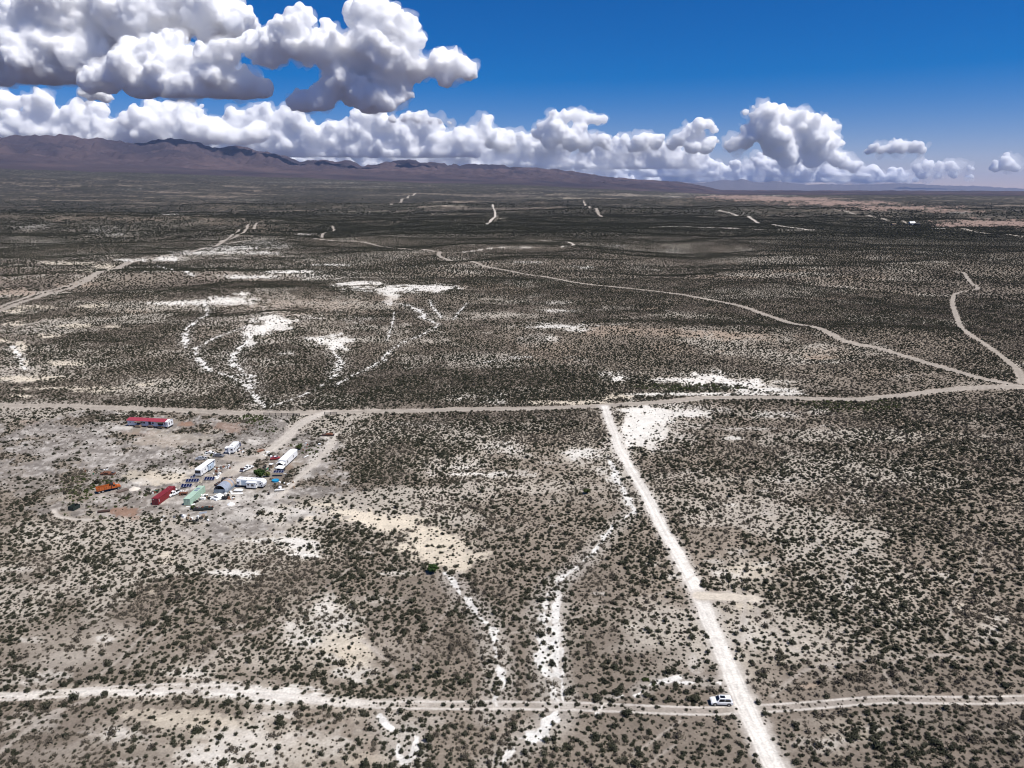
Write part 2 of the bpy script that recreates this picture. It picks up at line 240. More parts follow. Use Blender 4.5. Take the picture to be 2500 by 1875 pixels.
# chalk, cream, tan ... : (column, row, half width, half height, kind, strength)
PATCH = [
 (800,1500,60,34,'k',.9),(740,1555,60,26,'k',.9),(830,1560,70,30,'k',.8),(880,1640,50,24,'k',.8),(640,1800,150,50,'k',.8),(540,1860,120,30,'k',.9),(820,1820,90,40,'k',.6),(300,1800,90,30,'k',.6),(470,1640,90,16,'k',.8),(90,1650,90,20,'k',.6),(690,1345,80,20,'k',.7),(740,1340,50,24,'k',.9),(560,1400,90,10,'k',.7),(1130,1130,90,24,'k',.7),(1240,1090,70,20,'k',.7),(1800,1400,60,26,'k',.7),(1640,1015,120,30,'k',.6),(1420,1110,60,24,'k',.8),(1700,1000,120,14,'k',.8),
 (2400,1560,60,14,'k',.6),(2440,1515,40,20,'k',.6),(2340,1605,40,8,'k',.5),(2070,1430,12,40,'k',.5),(2085,1350,16,20,'k',.4),(1640,1060,60,30,'k',.6),(1500,1100,30,30,'k',.5),(600,1270,200,14,'k',.5),(520,1225,60,24,'k',.55),(640,1150,40,30,'k',.4),(500,1240,60,14,'k',.5),
 (620,1815,360,75,'s',.8),(800,1530,150,95,'s',.7),(100,1330,130,34,'s',.5),(1110,1120,150,44,'s',.6),(1800,1420,110,60,'s',.6),(1600,1040,150,60,'s',.6),(650,1230,240,50,'s',.5),(720,1340,120,55,'s',.7),(1010,1330,150,64,'s',.7),
 (2060,1800,130,50,'s',.5),(2420,1540,90,55,'s',.5),(1345,1560,55,150,'s',.55),(1212,1600,50,120,'s',.5),(700,790,190,50,'s',.5),(1730,935,260,30,'s',.5),(100,880,210,60,'s',.5),(1430,1120,80,60,'s',.6),(560,1400,130,30,'s',.5),(130,1560,170,40,'s',.4),(1800,1540,60,80,'s',.4),(250,1690,330,26,'s',.7),(900,1722,260,22,'s',.5),(1330,1790,120,50,'s',.4),(2150,1600,200,16,'s',.35),
 (667,784,52,24,'w',1),(633,807,36,14,'w',1),(607,822,18,14,'w',1),(608,836,12,8,'w',1),(819,832,45,14,'w',1),(825,846,25,10,'w',1),(780,827,30,6,'w',.8),
 (853,694,40,4,'w',1),(977,706,110,8,'w',1),(1060,701,62,7,'w',1),(960,718,22,12,'w',1),(904,691,50,6,'w',1),(949,735,9,9,'w',1),(1090,704,30,4,'w',1),
 (560,733,62,9,'w',1),(424,740,65,5,'w',.9),(588,717,22,4,'w',1),(621,676,62,4,'w',1),(706,664,70,4,'w',1),(810,647,62,2.5,'w',.9),(770,674,45,12,'k',.9),(820,684,30,6,'k',.7),
 (638,592,58,8,'k',1),(621,601,90,8,'k',.9),(565,606,60,6,'w',.8),(497,617,70,5,'w',.9),(412,632,40,6,'w',1),(638,617,45,4,'w',.9),(680,600,40,6,'k',.8),
 (316,635,50,3,'w',.9),(186,644,70,3,'c',.9),(254,650,35,6,'c',.9),(226,661,50,3,'c',.8),(120,640,40,3,'c',.6),
 (254,562,48,11,'k',1),(280,573,30,6,'k',.8),(73,550,75,12,'k',.8),(130,535,60,7,'t',.7),(198,533,90,7,'t',.8),(367,533,180,7,'t',.8),(90,590,110,12,'k',.3),(678,564,80,10,'t',.8),(746,572,25,3,'w',.8),(560,545,90,6,'t',.8),(620,555,40,6,'t',.9),
 (418,524,25,1.6,'w',1),(450,508,80,3,'t',.6),(270,490,110,4,'t',.5),(90,470,140,3,'t',.5),(300,452,130,3,'t',.5),(330,461,60,3,'k',.7),(560,470,160,3.5,'t',.7),(490,478,90,4,'t',.7),(620,489,70,2.5,'k',.7),(640,443,260,4,'t',.6),(780,446,200,3,'k',.6),(930,457,130,2.5,'k',.6),
 (700,505,100,2.5,'t',.6),(880,517,90,2.5,'c',.7),(1060,523,100,2,'c',.6),(1000,541,170,4,'t',.6),(1085,538,60,2,'k',.6),(1120,502,50,1.6,'c',.6),(1210,533,24,6,'c',.9),(1290,470,60,2,'c',.6),
 (186,795,45,5,'c',.9),(34,790,30,5,'c',.9),(50,852,18,18,'c',.9),(62,885,10,10,'c',.8),(113,821,26,5,'c',.9),(163,889,55,6,'c',.9),(73,925,62,6,'c',1),(120,920,40,4,'c',.7),(170,948,115,3.5,'c',.8),(240,955,50,3,'c',.7),(51,967,30,3,'c',.8),(232,747,50,4,'c',.8),(85,750,60,3,'c',.8),(277,798,20,4,'c',.8),(345,939,25,3,'c',.8),(40,714,70,9,'t',.9),(198,695,60,6,'t',.8),(10,830,25,5,'c',.8),(30,760,30,4,'c',.8),(330,760,50,5,'t',.7),
 (751,773,42,8,'k',.7),(819,756,50,9,'k',.6),(881,778,50,12,'k',.5),(780,765,20,5,'k',.7),(700,862,32,5,'k',.7),(760,750,150,20,'t',.5),
 (1147,971,62,9,'k',.9),(1209,978,32,8,'k',.9),(1215,963,25,5,'k',.8),(1000,899,18,3,'k',.7),(1186,698,60,7,'t',.8),(960,730,60,10,'t',.4),(1130,650,120,4,'k',.35),
 (1515,920,34,12,'w',1),(1480,913,25,6,'w',.7),(1730,921,52,12,'w',1),(1700,935,40,12,'w',1),(1815,938,72,12,'w',1),(1871,952,74,7,'w',1),(1640,927,50,6,'w',.9),(1758,962,150,4,'w',.9),(1385,983,85,5,'c',1),(1498,970,34,7,'c',1),(1600,962,60,3,'w',.8),(1920,962,40,3,'w',.8),(1760,930,30,8,'w',1),
 (1560,1035,34,36,'w',1),(1535,1064,26,34,'w',1),(1590,1050,30,38,'w',.8),(1611,1025,32,16,'w',.9),(1690,1011,50,8,'w',.9),(1578,1003,66,6,'w',1),(1880,1011,80,11,'k',.9),(1840,1018,40,7,'k',.7),(2001,1003,42,11,'k',.6),(1815,1046,110,5,'k',.6),(1690,1040,60,8,'k',.5),(2020,1040,30,4,'k',.5),
 (1792,1070,20,4,'w',.8),(1290,593,42,3,'k',.8),(1310,588,50,4,'c',.6),(1504,602,36,4,'k',.9),(1640,613,54,5,'k',.8),(1690,625,50,5,'k',.5),(1284,556,90,4,'t',.7),(1420,562,70,4,'k',.6),(1510,568,34,5,'k',.8),(1570,570,30,3,'t',.7),(1730,573,90,3,'t',.7),(1840,578,50,2,'t',.6),
 (1934,661,58,5,'t',.9),(1787,644,30,4,'t',.7),(1730,675,50,4,'t',.8),(1825,678,50,4,'t',.8),(2109,680,72,5,'t',.7),(2060,675,30,3,'t',.6),(2018,728,60,3,'t',.9),(1431,653,16,3,'w',.9),(1400,650,40,3,'k',.5),(1285,641,55,3,'k',.9),(2200,612,30,8,'t',.6),(2480,655,40,8,'t',.6),(2140,606,20,2,'t',.7),(2040,604,14,2,'t',.7),
 (1363,738,42,7,'k',.8),(1352,758,48,5,'k',.9),(1310,722,30,5,'k',.6),(1260,708,60,8,'t',.5),(1589,754,25,3,'t',.9),(1510,709,30,3,'t',.8),(1640,735,60,6,'t',.5),(1747,752,30,3,'t',.8),(1365,797,82,5,'w',.9),(1340,790,40,4,'k',.8),(1408,806,30,4,'w',.8),(1350,828,15,6,'w',.8),
 (1504,799,64,5,'t',1),(1600,812,160,9,'t',.8),(1700,818,110,9,'t',.8),(1804,822,110,9,'t',.8),(1450,815,40,7,'t',.7),(1350,862,95,30,'t',.6),(1420,879,26,5,'k',.6),(1390,872,30,6,'k',.5),(1310,830,60,20,'k',.35),(2007,873,50,6,'t',1),(2020,882,40,4,'k',.7),(1960,884,15,4,'k',.6),(2210,921,42,8,'k',.5),(2150,915,60,14,'t',.4),(2199,1031,25,6,'t',.7),(1630,850,60,14,'t',.5),(1760,858,16,4,'t',.8),(2010,860,90,12,'t',.5),
 (800,1232,46,5,'c',.9),(845,1250,46,9,'c',1),(881,1266,50,14,'c',1),(930,1272,60,16,'c',1),(985,1280,60,17,'c',1),(1035,1300,62,18,'c',1),(1085,1330,50,16,'c',1),(1006,1336,55,16,'c',1),(1100,1362,70,14,'c',.9),(960,1400,60,6,'k',.8),(900,1350,30,6,'k',.5),(1120,1385,40,12,'c',.8),
 (729,1328,46,12,'w',.8),(734,1353,36,11,'w',.9),(670,1319,62,4,'w',.8),(729,1266,46,7,'c',.8),(690,1300,30,4,'k',.6),(780,1290,30,10,'k',.4),(407,1352,26,16,'c',.5),(410,1372,46,6,'c',.6),(480,1398,56,5,'k',.8),(560,1398,60,6,'w',.8),(610,1404,22,6,'w',.9),(585,1424,20,5,'k',.5),
 (791,1482,30,20,'k',1),(814,1522,90,22,'k',.85),(723,1533,40,18,'k',1),(751,1567,52,15,'k',1),(847,1573,60,30,'c',.6),(802,1607,30,12,'k',.7),(836,1641,30,14,'k',.7),(881,1669,26,12,'k',.7),(932,1465,60,20,'k',.4),(870,1600,40,30,'c',.6),(800,1455,30,14,'k',.5),(560,1530,60,8,'k',.4),(370,1445,12,10,'c',.5),
 (254,1562,32,14,'k',.8),(73,1562,40,10,'k',.5),(480,1650,52,9,'k',.7),(282,1690,160,9,'w',.9),(600,1690,150,13,'w',1),(520,1672,70,10,'w',.8),(735,1706,110,12,'w',.9),(860,1718,60,6,'w',.7),(40,1665,70,12,'k',.5),(40,1698,70,8,'w',.8),(900,1712,200,16,'k',.4),
 (508,1765,110,20,'c',.5),(282,1788,60,15,'k',.6),(565,1822,120,46,'k',.8),(490,1850,90,32,'k',.8),(700,1742,90,14,'k',.6),(740,1790,60,40,'k',.4),(316,1862,60,16,'k',.6),(640,1850,70,40,'k',.6),(900,1850,60,20,'c',.3),(400,1745,120,12,'c',.5),(60,1760,90,30,'k',.3),
 (1804,1347,32,10,'k',.6),(1781,1405,46,16,'k',.9),(1838,1392,42,18,'c',.6),(1871,1375,32,10,'k',.6),(1826,1475,32,12,'c',.8),(1818,1535,26,40,'k',.5),(1850,1560,40,30,'k',.3),(1645,1409,30,14,'k',.7),(1700,1620,24,24,'k',.5),(1871,1254,25,8,'k',.5),(1787,1234,26,5,'k',.8),(1860,1198,20,4,'k',.6),(1740,1370,30,6,'k',.5),(1590,1378,30,8,'k',.5),(1540,1530,12,4,'k',.7),(1465,1450,20,5,'k',.6),
 (2295,1403,36,9,'k',.6),(2425,1539,50,25,'k',.5),(2346,1482,16,7,'c',.7),(2250,1390,40,8,'k',.5),(2080,1420,20,30,'k',.35),(2126,1776,30,8,'k',.6),(2013,1815,110,25,'k',.4),(1968,1675,26,7,'t',.9),(2250,1230,14,6,'t',.9),(2110,1225,12,4,'k',.7),(2190,1590,60,8,'k',.4),(2110,1560,40,6,'k',.3),(1960,1590,40,6,'k',.3),(2210,1440,70,50,'t',.25),(2300,1700,60,30,'t',.2),
 (1130,1141,62,11,'k',.9),(1232,1100,62,14,'k',.8),(1175,1158,92,7,'w',.8),(1435,1110,46,12,'k',.8),(1413,1105,32,12,'w',.8),(1469,1148,36,14,'k',.7),(1500,1165,22,10,'w',.6),(1290,1115,60,10,'k',.6),(1000,1035,120,8,'k',.5),(860,1040,60,10,'k',.4),(1340,1130,40,8,'k',.4),(1480,1090,25,20,'k',.5),(1260,1150,50,7,'k',.5),(1365,1225,20,5,'k',.5),(1350,1282,18,5,'k',.6),(1690,1150,60,10,'k',.4),(1650,1100,50,14,'k',.3),(1900,1170,40,10,'k',.4),
 (130,1310,60,14,'k',.4),(190,1325,30,9,'k',.5),(40,1390,60,7,'k',.5),(110,1410,20,6,'k',.6),
 (70,1320,40,8,'k',.4),(1050,1760,60,20,'k',.3),(1200,1860,60,20,'k',.4),(1780,1690,12,10,'k',.3),
 # the camp
 (200,1085,300,62,'m',.95),(420,1130,260,80,'m',.9),(560,1215,230,70,'m',.9),(330,1215,260,55,'m',.8),(640,1065,170,45,'m',.9),(760,1110,80,60,'m',.8),(60,1180,130,50,'m',.6),(480,1295,160,18,'m',.6),
 (390,1164,95,16,'c',.9),(430,1148,60,12,'k',.9),(342,1176,45,10,'k',.9),(300,1185,36,8,'k',.7),(618,1078,44,13,'k',.8),(241,1055,44,9,'k',.6),(295,1045,28,5,'w',.7),(300,1008,30,6,'k',.7),(340,1002,30,3,'w',.7),(675,1245,130,14,'k',.8),(596,1213,90,18,'k',.7),(800,1080,14,40,'k',.7),(770,1120,18,24,'k',.7),(740,1150,20,20,'k',.6),(640,1262,120,14,'k',.5),
 (405,1220,26,14,'k',.6),(470,1262,60,12,'k',.5),(420,1075,90,20,'c',.35),(500,1100,40,30,'k',.2),(230,1130,60,20,'k',.35),(160,1215,70,10,'c',.3),(600,1020,80,10,'k',.3),(450,1240,20,6,'k',.6),
 (301,1248,40,12,'b',.9),(330,1265,30,8,'b',.6),(452,1036,18,5,'b',.9),(637,1099,13,6,'b',1),(560,1045,46,14,'b',.55),(470,1140,14,6,'c',.8),(468,1141,8,3,'b',.6),(400,1080,60,12,'b',.15),(330,1060,50,8,'b',.25),(60,1030,40,6,'b',.3),(330,1140,50,8,'k',.2),(705,1137,16,10,'b',.35),
 # far plains on the right
 (1790,481,110,4.5,'p',1),(1900,486,150,6,'p',1),(2040,496,160,7,'p',1),(2200,508,150,6,'p',1),(2330,516,110,4,'p',.9),(1700,474,70,3,'c',.7),(1560,476,90,3,'c',.5),(1400,474,60,2,'c',.5),(1640,482,40,3,'k',.8),
 (2440,545,160,11,'p',1),(2330,550,60,5,'p',1),(2180,548,60,1.6,'k',.9),(2296,557,16,2,'w',.9),(2120,545,30,3,'k',.7),(1350,484,120,3,'c',.6),(1700,515,130,7,'k',.45),(1800,520,50,6,'k',.7),(1560,505,90,6,'k',.5),(1630,536,100,3,'k',.7),(1700,541,60,2,'k',.8),(1450,540,40,2,'k',.8),(1390,520,60,2,'k',.5),(1920,508,30,4,'k',.6),(2360,520,50,3,'k',.7),(2470,512,50,3,'k',.6),(2080,555,30,3,'k',.5),(1500,455,140,2,'t',.7),(1800,465,160,2,'t',.5),(1900,477,40,1.6,'w',.5),
]
# scrub thinner or thicker: (column, row, half width, half height, factor)
SCRUB = [
 (1700,620,1100,90,2.3),(2200,720,420,160,2.2),(1900,720,500,60,1.6),(1450,690,420,50,1.5),(150,610,330,28,1.9),(520,650,300,10,1.8),(1100,560,500,22,1.8),(1000,690,500,26,1.4),
 (2300,1350,380,420,1.3),(1350,900,500,90,1.35),(1650,880,420,60,1.4),(800,900,300,90,1.25),(850,1110,300,60,1.2),(1250,1200,200,80,1.1),(1100,1060,260,45,1.4),
 (700,940,500,50,1.3),(300,850,240,90,1.1),(760,1370,200,60,1.3),(850,1310,60,40,1.6),(500,1440,260,60,1.3),(1680,945,150,8,3.0),(1600,950,60,6,2.5),(2080,990,130,14,2.0),(2150,1030,90,30,1.7),
 (500,1800,500,80,.75),(200,1590,220,60,.7),(1760,1350,130,60,.75),(2400,870,200,40,1.5),(1480,960,60,6,2),
 (620,1025,36,16,2.2),(655,1048,26,8,2.2),(690,1040,18,8,.6),(1400,1850,400,60,1.25),
 (505,1078,14,60,1.0),(745,1085,40,20,2.0),
]
KCOL = {'s': (.385, .340, .278), 'w': (.63, .595, .535), 'k': (.53, .492, .435), 'c': (.50, .435, .34), 't': (.30, .235, .18), 'm': (.208, .184, .160), 'b': (.235, .145, .10), 'p': (.26, .185, .150)}
RCOL = {'road': (.30, .262, .218), 'chalk': (.60, .56, .50), 'pale': (.44, .395, .338), 'cream': (.50, .44, .36), 'soft': (.36, .32, .275)}
_H = []
for a in PATCH:
    if a[4] == 'w' and a[5] > .5: _H.append((a[0], a[1], a[2] * 1.55, a[3] * 1.9 + 2, 's', .85))
    if a[4] in 'kc' and a[5] > .6: _H.append((a[0], a[1], a[2] * 1.3, a[3] * 1.5 + 1, 's', .6))
PATCH = _H + PATCH
def world_line(px, n=6):
    p = np.array(px, float); x, y, z = ground_at(p[:, 0], p[:, 1])
    return smooth_line(list(zip(x, y)), n)
ROAD_W = [(n, world_line(p), hw, k, e) for n, p, hw, k, e in ROADS]
LOWER_W = world_line(LOWER); 
CREEK_W = [(world_line(p), w) for p, w in CREEKS]
BUSH_W = [world_line(p) for p in BUSHY]

def cover(x, y, z, fine=True):
    """soil colour (n,3) and scrub density at each point of the land"""
    u, v = project(x, y, z); r = np.hypot(x, y)
    n1 = fbm(x / 60, y / 60, 4, 31); n2 = fbm(x / 9, y / 9, 3, 33); n3 = fbm(x / 260, y / 200, 3, 35)
    n4 = fbm(x / 1.7, y / 1.7, 2, 37) if fine else n2
    wob = fbm(x / 22, y / 22, 3, 39) - 0.5; wob2 = fbm(x / 22, y / 22, 3, 41) - 0.5
    far = sst(1000, 5000, r)
    nf = fbm(x / 420, y / 300, 4, 43); nf2 = fbm(x / 420, y / 300, 4, 44) - 0.5
    A = np.array((.208, .173, .137)); B = np.array((.148, .122, .098))
    col = A + (B - A) * sst(.3, .7, n1)[:, None]
    col = col * (0.86 + 0.28 * n2 + 0.16 * (n4 - .5))[:, None]
    tint = sst(.45, .7, n3)[:, None]; col = col * (1 - tint * .25) + np.array((.30, .25, .195)) * tint * .25
    # scrub: clumps at several scales
    V = 1.02 + .50 * sst(.3, .68, fbm(x / 46, y / 34, 4, 51)) * (0.75 + 0.5 * sst(.3, .7, fbm(x / 210, y / 150, 3, 53)))
    V = V * (0.85 + .3 * sst(.3, .62, fbm(x / 9, y / 9, 2, 55)))
    for a in SCRUB:
        q = np.hypot((u - a[0]) / a[2], (v - a[1]) / a[3]); m = q < 1.5
        w = sst(1.3, .6, q[m] + wob[m] * .6); V[m] *= 1 + (a[4] - 1) * w
    # pale streaks between the scrub
    leftw = sst(1500, 300, u)
    pn = fbm(x / 70 + wob * 1.2, y / 38, 4, 61)
    nat = sst(.54, .74, pn + .10 * (n2 - .5) + .06 * leftw) * (1 - sst(1600, 3500, r))
    pf = fbm(x / 900, y / 330, 4, 63) + .25 * (fbm(x / 130, y / 130, 3, 65) - .5)
    leftness = sst(1500, 300, u)
    natf = sst(.615 - .02 * leftness, .68, pf) * sst(1800, 4200, r) * sst(14500, 9000, r)
    nat_c = np.array((.46, .415, .35)); natf_c = np.array((.30, .24, .19))
    k = (nat * .6)[:, None]; col = col * (1 - k) + nat_c * k; V *= 1 - nat * .22
    p2 = fbm(x / 330, y / 190, 4, 66) + .12 * (nf - .5); nat2 = sst(.60, .67, p2) * sst(1500, 4000, r) * sst(15500, 10000, r) * (.35 + .65 * n2)
    natf = np.maximum(natf * (.6 + .6 * n1), nat2)
    k = (natf * .85)[:, None]; col = col * (1 - k) + natf_c * k; V *= 1 - natf * .8
    for a in PATCH:
        g = 1.0 + 0.0
        m = (np.abs(u - a[0]) < a[2] * 1.9) & (np.abs(v - a[1]) < a[3] * 1.9)
        if not m.any(): continue
        du = (u[m] - a[0]) / a[2]; dv = (v[m] - a[1]) / a[3]; asp = min(a[2] / a[3], 6.0)
        sd_ = a[0] * .37 + a[1] * .11; fq = 1.3 if a[2] < 40 else 2.2
        wa = fbm(du * fq * max(1, asp * .5) + sd_, dv * fq + sd_, 5, 3, .62) - .5; wb = fbm(du * fq * max(1, asp * .5) - sd_, dv * fq + 9 + sd_, 5, 4, .62) - .5
        q = np.hypot(du + wa * 1.5, dv + wb * 1.9)
        q = q + (n2[m] - .5) * 1.4 + (n4[m] - .5) * .7 + wob[m] * .6
        kd = a[4]
        if kd == 'w': w = np.maximum(sst(1.25, .62, q) * (.72 + .4 * n2[m]), .5 * sst(1.7, .9, q) * sst(.45, .7, n4[m] * .5 + n2[m] * .5))
        elif kd == 's': w = sst(1.25, .15, q) * (.55 + .9 * (n2[m] - .2))
        elif kd == 'c': w = sst(1.15, .7, q) * (.8 + .3 * n4[m])
        elif kd in 'k': w = sst(1.25, .25, q) * sst(.30, .66, n2[m] * .75 + .25 * n4[m] + .35 * (n1[m] - .5) + .22 * sst(1, 0, q))
        elif kd == 'm': w = sst(1.1, .8, q)
        else: w = sst(1.15, .6, q)
        w = np.clip(w * a[5], 0, 1)
        c = np.array(KCOL[kd]) * (0.84 + 0.22 * n2[m] + .14 * n4[m])[:, None]
        if kd == 'm':
            f1 = fbm(x[m] / 7 + y[m] / 9, y[m] / 3.5, 4, 71, .6); f2 = fbm(x[m] / 1.3, y[m] / 1.3, 2, 73)
            c = c * (0.55 + 0.9 * f1)[:, None] * (0.7 + .6 * f2)[:, None]
            fl = (sst(.62, .72, f2) * .45 + sst(.58, .68, f1) * .35)[:, None]; c = c * (1 - fl) + np.array((.50, .465, .42)) * fl
        if kd == 'c': c = c * (1.0 + .35 * (n1[m] - .4))[:, None]
        col[m] = col[m] * (1 - w[:, None]) + c * w[:, None]
        V[m] *= 1 - w * {'s': .06, 'w': .90 if a[1] < 1080 else .78, 'k': .25, 'c': .72, 't': .4, 'm': .80, 'b': .8, 'p': .97}[kd]
    # creek beds
    for P, w in CREEK_W:
        d, s, al = line_dist(x, y, P, w * 5)
        m = np.nonzero(d < w * 4)[0]
        if not len(m): continue
        mr = max(1.0, r[m].mean() / 500)
        wid = w * (0.25 + .85 * vn(al[m] / (11 * mr), s[m] * 0 + w, 3))
        mean = (vn(al[m] / 6, s[m] * 0, 5) - .5) * w * 1.8 + (vn(al[m] / 2.4, s[m] * 0, 6) - .5) * w * .7
        dd = np.where(d[m] < w * 2.5, np.abs(s[m] + mean), d[m] * 1.5)
        val = 1.0 - dd / (wid * 1.25) + (fbm(x[m] / 3.2, y[m] / 3.2, 3, 77) - .5) * 3.2 - .15
        k = sst(0, .35, val) * sst(w * 4, w * 2.2, d[m])
        c = np.array((.58, .555, .51)) * (.75 + .5 * n4[m])[:, None]
        col[m] = col[m] * (1 - k[:, None]) + c * k[:, None]
        V[m] *= 1 - (.58 + .32 * sst(350, 600, r[m])) * k
        e = sst(w * 4, w * 1.2, d[m]) * (1 - k) * .3
        col[m] = col[m] * (1 - e[:, None]) + np.array((.5, .47, .42)) * e[:, None]
        V[m] *= 1 + .25 * e
    # lower track: two ruts with tufts between
    d, s, al = line_dist(x, y, LOWER_W, 12)
    m = np.nonzero(d < 8)[0]
    if len(m):
        s_ = s[m] + (vn(al[m] / 30, al[m] * 0, 8) - .5) * 1.2
        gap = .85 + .35 * vn(al[m] / 40, al[m] * 0, 9)
        rut = np.maximum(sst(.5, .15, np.abs(s_ - gap)), sst(.55, .2, np.abs(s_ + gap))) * (.75 + .5 * n4[m])
        mid = sst(1.7, .8, np.abs(s_)) * .3
        k = np.clip(np.maximum(rut * .9, mid), 0, 1)
        c = np.array((.50, .455, .40))
        col[m] = col[m] * (1 - k[:, None]) + c * k[:, None]
        V[m] *= 1 - np.clip(rut * 1.2 + mid * .9, 0, 1) * .95
    # lines of bushes along dry drains
    for P in BUSH_W:
        d, s, al = line_dist(x, y, P, 12); m = np.nonzero(d < 9)[0]
        if len(m):
            k = sst(5.5, 1.0, d[m] + (n2[m] - .5) * 7); V[m] = np.maximum(V[m], 1.25 * k * sst(.25, .5, n1[m] * .5 + n2[m] * .5)); col[m] = col[m] * (1 - .2 * k)[:, None]
    # roads
    for name, P, hw, kd, e in ROAD_W:
        rc = hw + e
        d, s, al = line_dist(x, y, P, rc * 3)
        m = np.nonzero(d < rc * 2.4)[0]
        if not len(m): continue
        edge = (fbm(x[m] / 3, y[m] / 3, 2, 81) - .5) * (1.2 if hw > 1 else .4)
        k = sst(hw + .35, hw - .35, d[m] + edge * .7)
        # wheel tracks run along the road
        st = vn(s[m] * 1.6 + (vn(al[m] / 35, al[m] * 0, 4) - .5) * 1.2, al[m] / 28, 83)
        tr = np.exp(-((np.abs(s[m]) - hw * .42) / (hw * .17)) ** 2)
        c = np.array(RCOL[kd]) * (.84 + .24 * st + (.07 * tr if kd in ('chalk', 'pale', 'cream') else .12 * tr) + .08 * (n4[m] - .5))[:, None]
        if kd == 'chalk': c = c * (1 - .16 * np.exp(-((np.abs(s[m]) - hw * .72) / .18) ** 2) - .13 * np.exp(-((s[m]) / .2) ** 2))[:, None]
        if kd == 'road': c = c * (1 + .22 * sst(.55, .95, np.abs(s[m]) / hw))[:, None]
        if kd == 'soft': k = k * .55
        if name == 'white':
            g = sst(330, 180, y[m])[:, None]; c = c * (1 + .10 * g)
        sh = sst(hw + e * 2, hw, d[m] + edge * 1.4) * (1 - k) * (.65 if kd != 'soft' else .1)
        shc = np.array({'chalk': (.47, .43, .38), 'road': (.33, .28, .235)}.get(kd, (.42, .37, .32)))
        col[m] = col[m] * (1 - sh[:, None]) + shc * sh[:, None]
        col[m] = col[m] * (1 - k[:, None]) + c * k[:, None]
        V[m] *= 1 - np.clip(k * 1.0 + sh * .8, 0, 1)
    V = np.where(r > 13000, V * 0 + .5, V)
    return col, np.clip(V, 0, 4), u, v

def new_mesh_obj(name, verts, faces, mat, parent=None, smooth=False):
    me = bpy.data.meshes.new(name); verts = np.asarray(verts, np.float32); faces = np.asarray(faces, np.int32)
    nv, nf, k = len(verts), len(faces), faces.shape[1]
    me.vertices.add(nv); me.vertices.foreach_set('co', verts.ravel())
    me.loops.add(nf * k); me.loops.foreach_set('vertex_index', faces.ravel())
    me.polygons.add(nf); me.polygons.foreach_set('loop_start', np.arange(nf, dtype=np.int32) * k)
    me.polygons.foreach_set('loop_total', np.full(nf, k, np.int32))
    me.polygons.foreach_set('use_smooth', np.full(nf, smooth, bool))
    me.update(calc_edges=True); me.materials.append(mat)
    o = bpy.data.objects.new(name, me); COL.objects.link(o)
    if parent: o.parent = parent
    return o
def grid_faces(nr, nc):
    i = np.arange(nr - 1)[:, None] * nc + np.arange(nc - 1)[None, :]
    return np.stack([i, i + 1, i + nc + 1, i + nc], -1).reshape(-1, 4)
def add_color(me, name, col):
    a = me.attributes.new(name, 'FLOAT_COLOR', 'POINT')
    c = np.ones((len(col), 4), np.float32); c[:, :3] = col; a.data.foreach_set('color', c.ravel())

def soil_material():
    m = bpy.data.materials.new('desert_soil'); m.use_nodes = True; t = m.node_tree; N, L = t.nodes, t.links
    bs = N['Principled BSDF']; bs.inputs['Roughness'].default_value = .95; bs.inputs['Specular IOR Level'].default_value = .1
    at_ = N.new('ShaderNodeAttribute'); at_.attribute_name = 'soil'
    ge = N.new('ShaderNodeNewGeometry')
    mul = None
    prev = at_.outputs['Color']
    for sc_, lo, hi in ((1.9, .84, 1.16), (.33, .90, 1.10), (.05, .93, 1.07)):
        n = N.new('ShaderNodeTexNoise'); n.inputs['Scale'].default_value = sc_; n.inputs['Detail'].default_value = 3
        L.new(ge.outputs['Position'], n.inputs['Vector'])
        mr = N.new('ShaderNodeMapRange'); mr.inputs['From Min'].default_value = .3; mr.inputs['From Max'].default_value = .7
        mr.inputs['To Min'].default_value = lo; mr.inputs['To Max'].default_value = hi
        L.new(n.outputs['Fac'], mr.inputs['Value'])
        v = N.new('ShaderNodeVectorMath'); v.operation = 'SCALE'
        L.new(prev, v.inputs[0]); L.new(mr.outputs[0], v.inputs['Scale']); prev = v.outputs[0]
    L.new(prev, bs.inputs['Base Color'])
    return m
SOIL = soil_material()
VEG = np.array((.036, .034, .024))

def far_mix(col, V, x, y, r):
    """beyond the shrubs that stand as plants of their own the scrub is a tint of the land"""
    cv = 1 - np.exp(-V * (0.7 + 2.6 * sst(1500, 4500, r)))
    cv = cv * (0.35 + .65 * sst(900, 2100, r))
    sp = fbm(x / 26, y / 26, 3, 91)
    cv = np.clip(cv * (1 + (sp - .5) * .9 * sst(1500, 2600, r)), 0, .97) * sst(700, 1900, r)
    g = 0.55 + .7 * fbm(x / 300, y / 300, 4, 93) + .25 * (fbm(x / 2200, y / 900, 3, 94) - .3)
    return col * (1 - cv[:, None]) + (VEG * 1.0)[None, :] * g[:, None] * cv[:, None]

# ------------------------------------------------------------------ the land
s_in = np.linspace(-.97, .97, 1340)
s_out = np.geomspace(.99, 3.2, 26)
S = np.concatenate([-s_out[::-1], s_in, s_out])
rows_v = np.arange(2110, 592, -2.35)
r_near = CAMH / np.tan(np.arctan((rows_v - 937.5) / FPX) + PITCH)
r_foot = np.geomspace(6, r_near[0] * .97, 14)
r_far = np.geomspace(r_near[-1] * 1.008, 13000, 290)
R = np.concatenate([r_foot, r_near, r_far])
def sheet(name, R, S):
    az = np.arctan(S)
    X = R[:, None] * np.sin(az)[None]; Y = R[:, None] * np.cos(az)[None]
    x, y = X.ravel(), Y.ravel(); z = height(x, y)
    o = new_mesh_obj(name, np.stack([x, y, z], 1), grid_faces(len(R), len(S)), SOIL, smooth=True)
    return o, x, y, z
ground, gx, gy, gz = sheet('ground', R, S)
gcol, gV, gu, gv_ = cover(gx, gy, gz)
